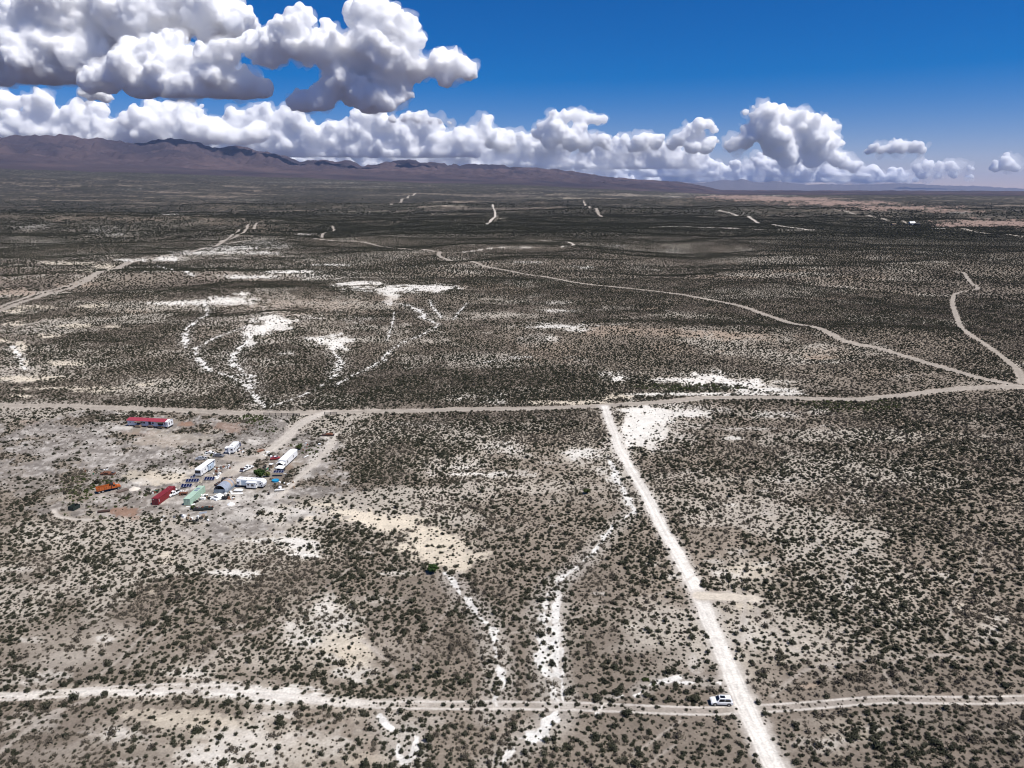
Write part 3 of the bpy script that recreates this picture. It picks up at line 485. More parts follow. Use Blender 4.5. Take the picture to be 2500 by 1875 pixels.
add_color(ground.data, 'soil', far_mix(gcol, gV, gx, gy, np.hypot(gx, gy)))
ground['kind'] = 'structure'
ground['label'] = 'wide desert ground of grey soil, white chalk patches, dirt roads and dry creek beds'
print('ground', len(gx), round(time.time() - T0, 1))

Rm = np.concatenate([np.geomspace(13000, 26000, 330), np.geomspace(26300, 46000, 60)])
Sm = np.concatenate([-s_out[::-1], np.linspace(-.97, .97, 1000), s_out])
mountains, mx, my, mz = sheet('mountains', Rm, Sm)
mr_ = np.hypot(mx, my)
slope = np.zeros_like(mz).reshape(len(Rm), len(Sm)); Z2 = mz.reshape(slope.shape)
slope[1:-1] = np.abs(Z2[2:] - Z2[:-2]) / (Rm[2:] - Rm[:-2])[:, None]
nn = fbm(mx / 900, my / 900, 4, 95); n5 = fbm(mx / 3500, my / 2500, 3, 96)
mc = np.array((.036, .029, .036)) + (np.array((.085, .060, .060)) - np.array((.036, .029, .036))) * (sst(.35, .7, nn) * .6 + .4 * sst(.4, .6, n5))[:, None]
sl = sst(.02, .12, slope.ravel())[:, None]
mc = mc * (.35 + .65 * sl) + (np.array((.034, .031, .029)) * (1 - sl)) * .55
add_color(mountains.data, 'soil', mc)
mountains['kind'] = 'structure'; mountains['label'] = 'long purple-brown desert mountain range along the left horizon'

# far blue range on the right
FAR = np.array([(1600,458),(1657,449),(1719,446),(1770,438),(1790,441),(1809,437),(1835,443),(1860,446),(1888,442),(1928,447),(1975,451),(2013,449),(2064,451),(2126,450),(2210,447),(2260,451),(2295,453),(2380,454),(2448,458),(2560,462)], float)
nr, nc = 12, 520
az_u = np.linspace(1600, 2700, nc); D3 = 66000.0
topz = CAMH + (463 - np.interp(az_u, FAR[:, 0], FAR[:, 1])) / FPX * D3 * CP * CP + (vn(az_u / 9, az_u * 0, 3) - .5) * 60 + (vn(az_u / 3, az_u * 0, 5) - .5) * 30
tt = np.linspace(0, 1, nr); vx = []; 
for k in range(nr):
    t = tt[k]; dd = D3 + (t - 1) * 6000 if k < nr else D3
    rx = (az_u - 1250) / FPX * CP
    vx.append(np.stack([rx * dd, np.full(nc, dd), -60 + np.maximum(topz + 60, 10) * t ** .8 * (1 - .35 * vn(az_u / 14, az_u * 0 + t * 5, 7) * (1 - t) )], 1))
vx.append(np.stack([(az_u - 1250) / FPX * CP * (D3 + 9000), np.full(nc, D3 + 9000), np.full(nc, -60.)], 1))
fo = new_mesh_obj('distant_mountains', np.concatenate(vx), grid_faces(nr + 1, nc), SOIL, smooth=True)
add_color(fo.data, 'soil', np.tile(np.array((.10, .085, .075)), ((nr + 1) * nc, 1)))
fo['kind'] = 'structure'; fo['label'] = 'faint blue mountain range on the far right horizon'
# the plain runs on beyond the near sheet
o = new_mesh_obj('plain', [(-80000, 45500, -8), (80000, 45500, -8), (80000, 77000, -8), (-80000, 77000, -8)], [(0, 1, 2, 3)], SOIL)
add_color(o.data, 'soil', np.tile(np.array((.10, .09, .07)), (4, 1))); o['kind'] = 'structure'; o['label'] = 'flat dark plain running out to the horizon'
print('land', round(time.time() - T0, 1))
# ------------------------------------------------------------------ clouds
def cloud_material(name, density):
    m = bpy.data.materials.new(name); m.use_nodes = True; N, L = m.node_tree.nodes, m.node_tree.links
    N.clear()
    out = N.new('ShaderNodeOutputMaterial'); vs = N.new('ShaderNodeVolumeScatter')
    vs.inputs['Color'].default_value = (1, 1, 1, 1); vs.inputs['Density'].default_value = density; vs.inputs['Anisotropy'].default_value = 0.0
    L.new(vs.outputs[0], out.inputs['Volume'])
    return m
CLOUD = cloud_material('cloud_vapour', .022); CLOUD_FAR = cloud_material('far_cloud_vapour', .011); VEIL = cloud_material('thin_vapour', .0016); VEIL_FAR = cloud_material('far_thin_vapour', .0007)
def ico(sub):
    bm = bmesh.new(); bmesh.ops.create_icosphere(bm, subdivisions=sub, radius=1)
    v = np.array([p.co[:] for p in bm.verts]); f = np.array([[a.index for a in p.verts] for p in bm.faces]); bm.free(); return v, f
ICO2 = ico(2)
def remesh(V, F, size):
    tmp = new_mesh_obj('tmp', V, F, CLOUD)
    md = tmp.modifiers.new('r', 'REMESH'); md.mode = 'VOXEL'; md.voxel_size = size
    dg = bpy.context.evaluated_depsgraph_get(); ev = tmp.evaluated_get(dg); me = ev.to_mesh()
    nv = len(me.vertices); co = np.empty(nv * 3, np.float32); me.vertices.foreach_get('co', co); co = co.reshape(-1, 3).astype(float)
    no = np.empty(nv * 3, np.float32); me.vertex_normals.foreach_get('vector', no); no = no.reshape(-1, 3)
    nf = len(me.polygons); fi = np.empty(nf * 4, np.int32); me.loops.foreach_get('vertex_index', fi); fi = fi.reshape(-1, 4).copy()
    ev.to_mesh_clear(); tm = tmp.data; bpy.data.objects.remove(tmp); bpy.data.meshes.remove(tm)
    return co, no, fi
def cloud(label, D, puffs, base_v, vox=4.0, seed=1, amp=.8, sub=13, levels=2, mat=None):
    mat = mat or CLOUD
    """puffs are (column, row, radius) as seen; D is how far away the cloud floats, in metres"""
    rg = np.random.RandomState(seed)
    px = D / FPX
    def w(u, v, dep=0.0):
        a, b, c = ray(u, v); return np.array([a, b, c]) / b * (D + dep) + np.array([0, 0, CAMH])
    base_z = w(1250, base_v)[2]
    balls = []
    for (u, v, r) in puffs:
        dep = rg.uniform(-.5, .5) * r * px
        c = w(u, v, dep); R0 = r * px * .88
        balls.append((c, R0))
        for k in range(sub):
            d = rg.normal(size=3); d /= np.linalg.norm(d); d[2] = abs(d[2]) * .9 if rg.rand() < .75 else d[2] * .5
            d[1] = -abs(d[1]) if rg.rand() < .7 else d[1]
            R1 = R0 * rg.uniform(.22, .52); c1 = c + d * R0 * rg.uniform(.72, .98)
            balls.append((c1, R1))
            if levels > 1:
                for j in range(4):
                    e = rg.normal(size=3); e /= np.linalg.norm(e); e = e * .7 + d * .6; e /= np.linalg.norm(e)
                    balls.append((c1 + e * R1 * .85, R1 * rg.uniform(.35, .6)))
    for k in range(len(puffs) * 2):                                  # torn scraps along the edges
        u, v, r = puffs[rg.randint(len(puffs))]; a = rg.uniform(0, 6.283); q = r * rg.uniform(1.15, 1.55)
        if v - q * abs(math.sin(a)) < base_v: balls.append((w(u + q * math.cos(a), v - q * abs(math.sin(a)) * .8, rg.uniform(-1, 1) * r * px), rg.uniform(2.5, 6) * px))
    V = np.concatenate([ICO2[0] * r + c for c, r in balls]); n = len(ICO2[0])
    F = np.concatenate([ICO2[1] + n * i for i in range(len(balls))])
    V[:, 2] = np.where(V[:, 2] < base_z, base_z + (V[:, 2] - base_z) * .12, V[:, 2])
    co, no, fi = remesh(V, F, vox * px * 1.1)
    q = co / px + seed * 13.7
    b = 0
    for wl, am in ((60, 16), (26, 11), (13, 8), (7.5, 4.8), (4.5, 2.4)):
        nz = vn3(q[:, 0] / wl + b * .02, q[:, 1] / wl, q[:, 2] / wl)
        b = b + (np.abs(nz * 2 - 1) * 2 - .6) * am * amp * .75
    low = sst(0, 14 * px, co[:, 2] - base_z)
    co = co + no * (b * px * (.25 + .75 * low))[:, None]
    co[:, 2] = np.maximum(co[:, 2], base_z - 3 * px + (vn3(q[:, 0] / 30, q[:, 1] / 30, q[:, 2] * 0) - .5) * 8 * px)
    co, no, fi = remesh(co, fi, vox * px * .72); nv = len(co)
    o = new_mesh_obj('cloud', co, fi, mat, smooth=False)
    o['kind'] = 'structure'; o['label'] = label
    # torn translucent fringe
    V2 = np.concatenate([ICO2[0] * (r * 1.0 + 5.5 * px) + c for c, r in balls]); V2[:, 2] = np.maximum(V2[:, 2], base_z - 5 * px); c2, n2_, f2 = remesh(V2, F, vox * px * 1.5)
    q = c2 / px + 31 + seed; d2 = sum((vn3(q[:, 0] / l_, q[:, 1] / l_, q[:, 2] / l_) - .55) * a_ for l_, a_ in ((30, 26), (13, 16), (6.5, 9)))
    c2 = c2 + n2_ * (d2 * px)[:, None]; c2, n2_, f2 = remesh(c2, f2, vox * px)
    vo = new_mesh_obj('cloud_fringe', c2, f2, VEIL if mat is CLOUD else VEIL_FAR, o)
    return nv
# the big bank top left
n = 0
n += cloud('big white cumulus bank filling the top left of the sky', 23000, [(-60,150,70),(30,120,60),(110,150,75),(60,60,50),(170,80,80),(120,20,60),(250,60,80),(210,150,60),(330,50,70),(300,-20,60),(410,40,70),(480,20,60),(540,50,55),(590,60,36),(400,100,40),(500,80,30),(-20,200,50),(60,185,35),(190,190,30),(540,-20,50)], 205, 4.0, 3)
n += cloud('long grey-bottomed cumulus below the big bank', 21500, [(300,170,50),(370,140,52),(420,190,62),(260,190,40),(350,215,40),(470,150,40),(530,200,58),(480,225,45),(590,215,45),(630,215,30),(420,105,30),(340,175,30),(560,235,35),(240,200,30)], 238, 4.0, 5)
n += cloud('tall towering cumulus with a cauliflower head', 21000, [(720,60,38),(700,95,40),(620,115,36),(560,125,32),(510,140,30),(660,130,40),(740,120,40),(800,120,50),(870,130,55),(900,60,42),(915,35,36),(950,70,45),(985,105,42),(900,110,45),(860,170,48),(820,200,40),(860,215,42),(790,240,34),(740,250,26),(900,240,40),(950,200,48),(960,150,48),(1000,160,32),(940,250,36),(1030,170,26),(1070,165,30),(1110,160,32),(1140,175,26),(1090,190,22),(990,235,18),(905,260,30)], 274, 3.6, 7)
n += cloud('small grey cumulus puff over the left range', 26000, [(215,232,16),(240,228,18),(255,240,14)], 252, 3.0, 9)

def bank(label, D, base_v, u0, u1, tops, step, rr, seed, vox=4.0, gap=0.0, amp=.75):
    rg = np.random.RandomState(seed); T = np.array(tops, float); pf = []
    u = u0
    while u < u1:
        top = np.interp(u, T[:, 0], T[:, 1]) + rg.uniform(-.25, .25) * (base_v - np.interp(u, T[:, 0], T[:, 1]))
        if vn(np.array([u / 40.0]), np.array([seed * 1.3]), seed)[0] > gap:
            v = base_v - rr * .3
            while True:
                r = rr * rg.uniform(.65, 1.25)
                pf.append((u + rg.uniform(-.6, .6) * r, v, r))
                v -= r * 1.15
                if v - r * .5 < top: break
        u += step * rg.uniform(.55, 1.0)
    return cloud(label, D, pf, base_v, vox, seed, amp * .6, sub=9, levels=2, mat=CLOUD_FAR)
n += bank('bank of white cumulus just above the left end of the range', 33000, 352, -120, 620, [(-120,225),(0,232),(60,226),(100,250),(170,262),(260,285),(330,255),(400,246),(450,262),(520,290),(620,305)], 24, 22, 21, 3.6)
n += bank('bank of small cumulus above the middle of the range', 42000, 384, 420, 1180, [(420,300),(520,275),(600,268),(660,262),(720,290),(800,296),(870,285),(950,290),(1020,300),(1100,312),(1180,330)], 22, 18, 22, 3.4)
n += bank('low bank of cumulus over the middle of the horizon', 60000, 412, 880, 1700, [(880,345),(1000,330),(1100,325),(1200,330),(1300,335),(1400,330),(1500,345),(1600,335),(1700,360)], 18, 14, 23, 3.0, .12)
n += bank('thin low cloud bank near the right horizon', 76000, 432, 1150, 2120, [(1150,392),(1500,390),(1800,380),(2000,395),(2120,415)], 16, 9, 24, 2.6, .2)
n += cloud('cumulus tower standing above the middle of the range', 52000, [(1190,292,16),(1185,310,20),(1170,330,26),(1200,335,26),(1225,350,24),(1150,350,26),(1130,325,12),(1240,335,14)], 400, 3, 31, .45, 10, 2, CLOUD_FAR)
n += cloud('broad cumulus with a wispy anvil on its right side', 52000, [(1330,310,16),(1350,300,22),(1380,285,20),(1405,280,18),(1430,290,18),(1455,292,14),(1475,290,10),(1360,325,28),(1390,340,28),(1340,345,24),(1420,320,18),(1470,340,16),(1480,350,18),(1430,350,24),(1310,330,16)], 404, 3, 33, .45, 10, 2, CLOUD_FAR)
n += cloud('small round cumulus left of the great right-hand tower', 54000, [(1560,350,20),(1580,340,20),(1600,350,16),(1545,360,16)], 372, 3, 35, .45, 10, 2, CLOUD_FAR)
n += cloud('leaning cumulus with a little puff at its top right', 54000, [(1640,355,16),(1660,340,18),(1680,325,20),(1695,310,16),(1700,330,18),(1730,305,10),(1738,318,9),(1735,350,14),(1690,360,20),(1720,365,14)], 376, 3, 37, .45, 10, 2, CLOUD_FAR)
n += cloud('great white cumulus tower on the right above the horizon', 50000, [(1865,268,18),(1850,285,24),(1880,285,30),(1910,300,32),(1940,305,30),(1965,290,22),(1985,300,24),(2010,305,22),(2030,312,14),(1860,320,34),(1820,340,28),(1790,355,22),(1900,345,38),(1950,345,36),(1990,340,34),(2020,350,24),(1815,315,12),(2000,375,26),(2040,390,22),(2060,400,18),(2085,410,14),(1980,390,24),(1930,380,30),(2035,355,16),(2050,350,12)], 424, 3, 39, .55, 11, 2, CLOUD_FAR)
n += cloud('small flat-based cumulus alone in the blue on the right', 44000, [(2130,364,9),(2150,366,12),(2175,362,14),(2195,350,14),(2200,360,16),(2225,364,12),(2240,356,14),(2250,368,10),(2120,375,5)], 378, 2.4, 41, .35, 10, 2, CLOUD_FAR)
n += cloud('low puffy cumulus near the right horizon', 62000, [(2235,410,9),(2265,405,12),(2290,408,12),(2320,402,11),(2330,412,10),(2365,414,8),(2300,414,10),(2250,432,8),(2290,432,9),(2330,430,8),(2370,434,7)], 436, 2.4, 43, .35, 10, 2, CLOUD_FAR)
n += cloud('little cumulus at the far right edge of the sky', 52000, [(2440,405,12),(2455,392,12),(2465,402,16),(2480,410,12),(2430,414,8)], 422, 2.4, 45, .35, 10, 2, CLOUD_FAR)
print('clouds', n, round(time.time() - T0, 1))

n += bank('hazy low cloud layer resting behind the mountains', 90000, 445, 300, 2250, [(300,385),(900,392),(1300,400),(1700,402),(2000,408),(2250,425)], 16, 10, 27, 3.0, .1)
n += cloud('ragged grey cloud fragment under the cumulus tower', 23000, [(960,292,8),(990,290,11),(1020,293,12),(1050,296,10),(1075,298,8),(1100,300,7)], 304, 3, 47, .6, 6, 1)

# ------------------------------------------------------------------ scrub
def leaf_material(name, cols, rough=.85):
    m = bpy.data.materials.new(name); m.use_nodes = True; t = m.node_tree; N, L = t.nodes, t.links
    bs = N['Principled BSDF']; bs.inputs['Roughness'].default_value = rough; bs.inputs['Specular IOR Level'].default_value = .15
    oi = N.new('ShaderNodeObjectInfo'); cr = N.new('ShaderNodeValToRGB')
    L.new(oi.outputs['Random'], cr.inputs['Fac'])
    el = cr.color_ramp.elements
    while len(el) < len(cols): el.new(.5)
    for i, c in enumerate(cols): el[i].position = i / (len(cols) - 1); el[i].color = (*c, 1)
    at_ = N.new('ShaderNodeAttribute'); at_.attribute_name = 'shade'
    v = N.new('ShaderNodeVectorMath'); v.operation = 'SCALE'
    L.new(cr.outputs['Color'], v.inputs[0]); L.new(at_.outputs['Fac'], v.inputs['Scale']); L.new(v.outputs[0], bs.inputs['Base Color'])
    return m
LEAF_DARK = leaf_material('creosote_leaves', [(.024, .026, .016), (.042, .042, .026), (.034, .036, .022), (.066, .061, .041)])
LEAF_GREY = leaf_material('dry_scrub_twigs', [(.075, .064, .048), (.115, .097, .072), (.060, .052, .040)])
LEAF_GREEN = leaf_material('green_leaves', [(.045, .062, .018), (.062, .076, .024), (.038, .052, .016)])
def shrub_mesh(name, mat, seed, n=85, flat=.62, leaf=.16, core=.62):
    rg = np.random.RandomState(seed)
    V, F, sh = [], [], []
    iv, if_ = ico(1)
    lobes = [(rg.uniform(-.28, .28), rg.uniform(-.28, .28), rg.uniform(.55, .8)) for _ in range(3)]
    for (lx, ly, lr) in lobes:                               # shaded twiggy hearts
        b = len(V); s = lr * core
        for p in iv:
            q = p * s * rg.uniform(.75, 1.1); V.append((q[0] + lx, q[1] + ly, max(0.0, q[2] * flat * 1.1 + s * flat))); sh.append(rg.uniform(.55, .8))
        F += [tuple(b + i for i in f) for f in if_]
    for k in range(n):
        lx, ly, lr = lobes[rg.randint(3)]
        d = rg.normal(size=3); d[2] = abs(d[2]) * 1.1 - .15; d /= np.linalg.norm(d)
        rr = lr * rg.uniform(.62, 1.08)
        c = np.array([lx + d[0] * rr, ly + d[1] * rr, max(.03, d[2] * rr * flat * 1.35 + .25 * flat)])
        a = rg.normal(size=3); a /= np.linalg.norm(a); b_ = np.cross(a, d + rg.normal(size=3) * .4); b_ /= np.linalg.norm(b_) + 1e-9
        l = leaf * rg.uniform(.6, 1.4); b = len(V)
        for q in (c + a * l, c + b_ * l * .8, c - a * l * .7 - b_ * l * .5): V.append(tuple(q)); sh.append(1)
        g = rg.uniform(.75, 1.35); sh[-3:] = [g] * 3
        F.append((b, b + 1, b + 2))
    me = bpy.data.meshes.new(name); me.from_pydata([tuple(map(float, v)) for v in V], [], [tuple(map(int, f)) for f in F]); me.materials.append(mat)
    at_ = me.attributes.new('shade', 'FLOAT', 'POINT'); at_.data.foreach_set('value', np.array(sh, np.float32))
    return me
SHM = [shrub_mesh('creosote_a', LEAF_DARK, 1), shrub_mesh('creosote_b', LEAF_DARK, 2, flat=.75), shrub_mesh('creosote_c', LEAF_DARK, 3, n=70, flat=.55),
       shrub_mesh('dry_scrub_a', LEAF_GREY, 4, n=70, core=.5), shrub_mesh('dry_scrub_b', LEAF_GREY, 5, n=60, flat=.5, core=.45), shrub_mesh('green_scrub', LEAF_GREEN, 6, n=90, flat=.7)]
src = bpy.data.collections.new('scrub_kinds')
for i, me in enumerate(SHM):
    o = bpy.data.objects.new('kind_%d' % i, me); src.objects.link(o)

rg = np.random.RandomState(77)
def scatter(n, r0, r1, smin, smax):
    r = np.sqrt(rg.uniform(r0 ** 2, r1 ** 2, n)); az = np.arctan(rg.uniform(-1, 1, n)) * 0; 
    a = rg.uniform(-math.atan(.92), math.atan(.92), n); x = r * np.sin(a); y = r * np.cos(a)
    return x, y
def keep(r0, r1, lam, size, flt=None):
    CAP = 1.7; c = 1 / math.sqrt(lam * CAP)
    X0 = r1 * .86; xs, ys = np.meshgrid(np.arange(-X0, X0, c), np.arange(r0 * .6, r1, c)); x = (xs + rg.uniform(-.48, .48, xs.shape) * c).ravel(); y = (ys + rg.uniform(-.48, .48, xs.shape) * c).ravel()
    r = np.hypot(x, y); q = (r > r0) & (r < r1) & (np.abs(x) < y * 1.25); x, y = x[q], y[q]; z = height(x, y)
    u, v = project(x, y, z); mg = np.where(y < 900, 900, 400); inside = (u > -mg) & (u < 2500 + mg) & (v < 2200)
    x, y, z = x[inside], y[inside], z[inside]
    _, V, u, v = cover(x, y, z, False)
    k = rg.rand(len(x)) < V / CAP * (1 - .93 * sst(2400, 6300, y))
    x, y, z, V, u, v = x[k], y[k], z[k], V[k], u[k], v[k]
    s = size * np.exp(rg.normal(0, .36, len(x))) * (.85 + .25 * np.clip(V, 0, 1.3)); s = np.minimum(s, size * 2.1); s = np.where(y < 1700, np.minimum(s, 1.7), s)
    return x, y, z, s, u, v
parts_ = [keep(95, 430, .36, .59), keep(95, 430, .44, .32), keep(95, 430, .020, 1.05), keep(430, 900, .23, .62), keep(430, 900, .20, .40), keep(900, 1700, .060, 1.0), keep(1700, 3200, .018, 1.7), keep(3200, 6500, .0036, 3.0)]
small = np.concatenate([np.full(len(p[0]), i == 1) for i, p in enumerate(parts_)])
sxp, syp, szp, ssc, su, sv = [np.concatenate([p[i] for p in parts_]) for i in range(6)]
pv = vn(sxp / 14, syp / 14, 3) + rg.uniform(-.3, .3, len(sxp))
idx = np.where(pv < .62, rg.randint(0, 3, len(sxp)), rg.randint(3, 5, len(sxp))); idx = np.where(small & (rg.rand(len(idx)) < .5), rg.randint(3, 5, len(idx)), idx)
idx = np.where((syp > 900) & (idx > 2), rg.randint(0, 3, len(idx)), idx)
# greener plants where water gathers
GREEN = [(625,1022,40,16,.7),(655,1050,30,8,.6),(1700,945,160,9,.5),(2075,990,130,16,.35),(745,1095,40,18,.5),(470,1120,60,20,.25),(215,1210,50,30,.5),(350,1265,20,6,.6),(1055,1390,14,12,.9),(1580,1668,70,8,.3),(505,1250,6,5,.9),(240,1215,120,60,.3)]
for a in GREEN:
    q = np.hypot((su - a[0]) / a[2], (sv - a[1]) / a[3]) < 1
    idx[q & (ssc < 1.1) & (rg.rand(len(idx)) < a[4])] = 5
srot = rg.uniform(0, 6.283, len(sxp)); sht = rg.uniform(.8, 1.25, len(sxp))
# ------------------------------------------------------------------ things of the camp
FOOTP = []
def pmat(name, col, rough=.6, metal=0.0, dirt=.12, scale=1.5, spec=.4, dcol=None):
    m = bpy.data.materials.new(name); m.use_nodes = True; t = m.node_tree; N, L = t.nodes, t.links
    bs = N['Principled BSDF']; bs.inputs['Roughness'].default_value = rough; bs.inputs['Metallic'].default_value = metal; bs.inputs['Specular IOR Level'].default_value = spec
    tc = N.new('ShaderNodeTexCoord'); n = N.new('ShaderNodeTexNoise'); n.inputs['Scale'].default_value = scale; n.inputs['Detail'].default_value = 5; n.inputs['Roughness'].default_value = .65
    L.new(tc.outputs['Object'], n.inputs['Vector'])
    mr = N.new('ShaderNodeMapRange'); mr.inputs['From Min'].default_value = .45; mr.inputs['From Max'].default_value = .75; L.new(n.outputs['Fac'], mr.inputs['Value'])
    mx_ = N.new('ShaderNodeMix'); mx_.data_type = 'RGBA'
    d = dcol or tuple(c * (1 - dirt * 2.2) for c in col)
    mx_.inputs[6].default_value = (*col, 1); mx_.inputs[7].default_value = (*d, 1)
    L.new(mr.outputs[0], mx_.inputs[0]); L.new(mx_.outputs[2], bs.inputs['Base Color'])
    return m
M = dict(
 white=pmat('white_panel', (.80, .80, .79), .5, dirt=.07), roofw=pmat('white_roof', (.82, .82, .80), .7, dirt=.05), lil=pmat('pale_siding', (.62, .64, .70), .7, dirt=.07),
 red=pmat('red_roof', (.30, .040, .06), .6, dirt=.08), cred=pmat('red_container_paint', (.20, .020, .024), .55, dirt=.16, scale=.8), cgreen=pmat('pale_green_container_paint', (.36, .49, .38), .55, dirt=.09, scale=.8),
 orange=pmat('orange_truck_paint', (.46, .115, .025), .5, dirt=.2, dcol=(.22, .05, .015)), black=pmat('black_rubber', (.018, .018, .018), .8), glass=pmat('dark_glass', (.012, .014, .018), .12, spec=.6),
 galv=pmat('galvanised_sheet', (.42, .46, .52), .38, .35, dirt=.15, scale=.7), galvd=pmat('galvanised_wall', (.27, .32, .38), .45, .3, dirt=.12), rustsheet=pmat('rusty_galvanised_sheet', (.42, .31, .22), .6, .1, dirt=.12, scale=.6, dcol=(.45, .42, .40)),
 dark=pmat('dark_shadowed_metal', (.03, .03, .03), .8), grey=pmat('grey_paint', (.17, .17, .18), .4, .2), silver=pmat('silver_paint', (.46, .47, .48), .35, .3), rust=pmat('rusty_iron', (.16, .065, .035), .85, dirt=.25, scale=2.5),
 drust=pmat('dark_rusty_iron', (.06, .032, .025), .85, dirt=.25), wood=pmat('weathered_wood', (.26, .19, .13), .85, dirt=.18), brown=pmat('brown_board', (.13, .095, .075), .85, dirt=.15),
 solar=pmat('solar_cells', (.010, .014, .05), .18, spec=.6, dirt=.05), alu=pmat('aluminium_frame', (.62, .62, .64), .4, .5), blue=pmat('blue_pool_wall', (.01, .22, .42), .5, dirt=.08), water=pmat('pool_water', (.02, .28, .48), .08, spec=.6, dirt=.05),
 dgreen=pmat('dark_green_bin_paint', (.018, .03, .024), .7, dirt=.1), tarp=pmat('white_tarp', (.78, .78, .76), .8, dirt=.06), gravel=pmat('pale_gravel', (.60, .54, .46), .95, dirt=.08, scale=5), rpaint=pmat('faded_red_paint', (.30, .03, .035), .5, dirt=.15),
 post=pmat('dark_steel_pipe', (.035, .032, .03), .7), bark=pmat('tree_bark', (.10, .075, .05), .9), steel=pmat('steel_rim', (.45, .45, .45), .4, .6), bluegrey=pmat('blue_grey_siding', (.44, .52, .60), .6, dirt=.06), lamp=pmat('head_lamp_glass', (.65, .65, .62), .2), green=pmat('green_plastic', (.04, .16, .09), .6))
class MB:
    def __init__(s): s.v = []; s.f = []
    def add(s, v, f):
        b = len(s.v); s.v += [tuple(map(float, p)) for p in v]; s.f += [tuple(b + i for i in q) for q in f]; return s
    def box(s, x0, x1, y0, y1, z0, z1, rz=0.0, top=1.0):
        cx, cy_ = (x0 + x1) / 2, (y0 + y1) / 2; hx, hy = (x1 - x0) / 2, (y1 - y0) / 2; c, n = math.cos(rz), math.sin(rz); v = []
        for z, k in ((z0, 1), (z1, top)):
            for a, b in ((-1, -1), (1, -1), (1, 1), (-1, 1)):
                X, Y = a * hx * k, b * hy * k; v.append((cx + X * c - Y * n, cy_ + X * n + Y * c, z))
        return s.add(v, [(3, 2, 1, 0), (4, 5, 6, 7), (0, 1, 5, 4), (1, 2, 6, 5), (2, 3, 7, 6), (3, 0, 4, 7)])
    def prism(s, prof, y0, y1, inset=0.0, zref=None, zspan=1.0):
        """side outline (x,z) drawn out from y0 to y1; the upper part leans in by inset"""
        n = len(prof); v = []
        for y, sg in ((y0, 1), (y1, -1)):
            for x, z in prof:
                k = 0 if zref is None else max(0, (z - zref) / zspan) * inset
                v.append((x, y + sg * k, z))
        f = [tuple(range(n)), tuple(range(2 * n - 1, n - 1, -1))] + [(i, i + n, (i + 1) % n + n, (i + 1) % n) for i in range(n)]
        return s.add(v, [q[::-1] for q in f])
    def tube(s, a, b, r, n=8, r2=None):
        a, b = Vector(a), Vector(b); d = (b - a).normalized(); u = d.orthogonal().normalized(); w = d.cross(u); r2 = r if r2 is None else r2; v = []
        for p, q in ((a, r), (b, r2)):
            for k in range(n): t = 2 * math.pi * k / n; v.append(p + (u * math.cos(t) + w * math.sin(t)) * q)
        f = [(k, (k + 1) % n, (k + 1) % n + n, k + n) for k in range(n)] + [tuple(range(n))[::-1], tuple(range(n, 2 * n))]
        return s.add(v, f)
    def build(s, name, mat, parent=None, smooth=False, bevel=0.0):
        me = bpy.data.meshes.new(name); me.from_pydata(s.v, [], s.f); me.materials.append(M[mat] if isinstance(mat, str) else mat)
        if smooth: me.polygons.foreach_set('use_smooth', [True] * len(me.polygons))
        o = bpy.data.objects.new(name, me); COL.objects.link(o)
        if bevel: b = o.modifiers.new('bevel', 'BEVEL'); b.width = bevel; b.segments = 2; b.limit_method = 'ANGLE'; b.angle_limit = math.radians(35)
        if parent is not None: o.parent = parent
        return o
def tag(o, label, cat, group=None):
    o['label'] = label; o['category'] = cat
    if group: o['group'] = group
    return o
def thing(name, label, cat, u, v, hd=0.0, group=None, foot=2.0, off=(0, 0), dz=0.0):
    p = at(u, v); c, s_ = math.cos(math.radians(hd)), math.sin(math.radians(hd))
    o = bpy.data.objects.new(name, None); COL.objects.link(o)
    # a body stands level on the land under its middle
    o.location = p + Vector((0, 0, dz)); o.rotation_euler = (0, 0, math.radians(hd))
    X = p.x + off[0] * c - off[1] * s_; Y = p.y + off[0] * s_ + off[1] * c
    o.location.z = float(height(X, Y)) + dz
    FOOTP.append((X, Y, foot)); return tag(o, label, cat, group)
def copy_tree(o, parent=None):
    c = o.copy(); COL.objects.link(c)
    if parent is not None: c.parent = parent
    for ch in [k for k in COL.objects if k.parent == o]: copy_tree(ch, c)
    return c
def window(par, x0, x1, z0, z1, y, side=-1, mat='glass', frame='white', name='window'):
    """window in a long wall at y facing side (-1 towards -y)"""
    e = .05; a, b = sorted((y, y + side * .05))
    f = MB().box(x0 - e, x1 + e, a, b, z0 - e, z1 + e).build(name, frame, par)
    a, b = sorted((y + side * .052, y + side * .075)); MB().box(x0, x1, a, b, z0, z1).build('pane', mat, f); return f
def window_end(par, y0, y1, z0, z1, x, side=-1, frame='white', name='window'):
    e = .05; a, b = sorted((x, x + side * .05))
    f = MB().box(a, b, y0 - e, y1 + e, z0 - e, z1 + e).build(name, frame, par)
    a, b = sorted((x + side * .052, x + side * .075)); MB().box(a, b, y0, y1, z0, z1).build('pane', 'glass', f); return f
def wheels(par, xs, ys, r, w=.24, rim='steel'):
    for x in xs:
        for y in ys:
            s_ = -1 if y < (ys[0] + ys[-1]) / 2 else 1
            t = MB().tube((x, y - w / 2, r), (x, y + w / 2, r), r, 14).build('wheel', 'black', par)
            MB().tube((x, y + s_ * w / 2, r), (x, y + s_ * (w / 2 + .02), r), r * .58, 10).build('rim', rim, t)

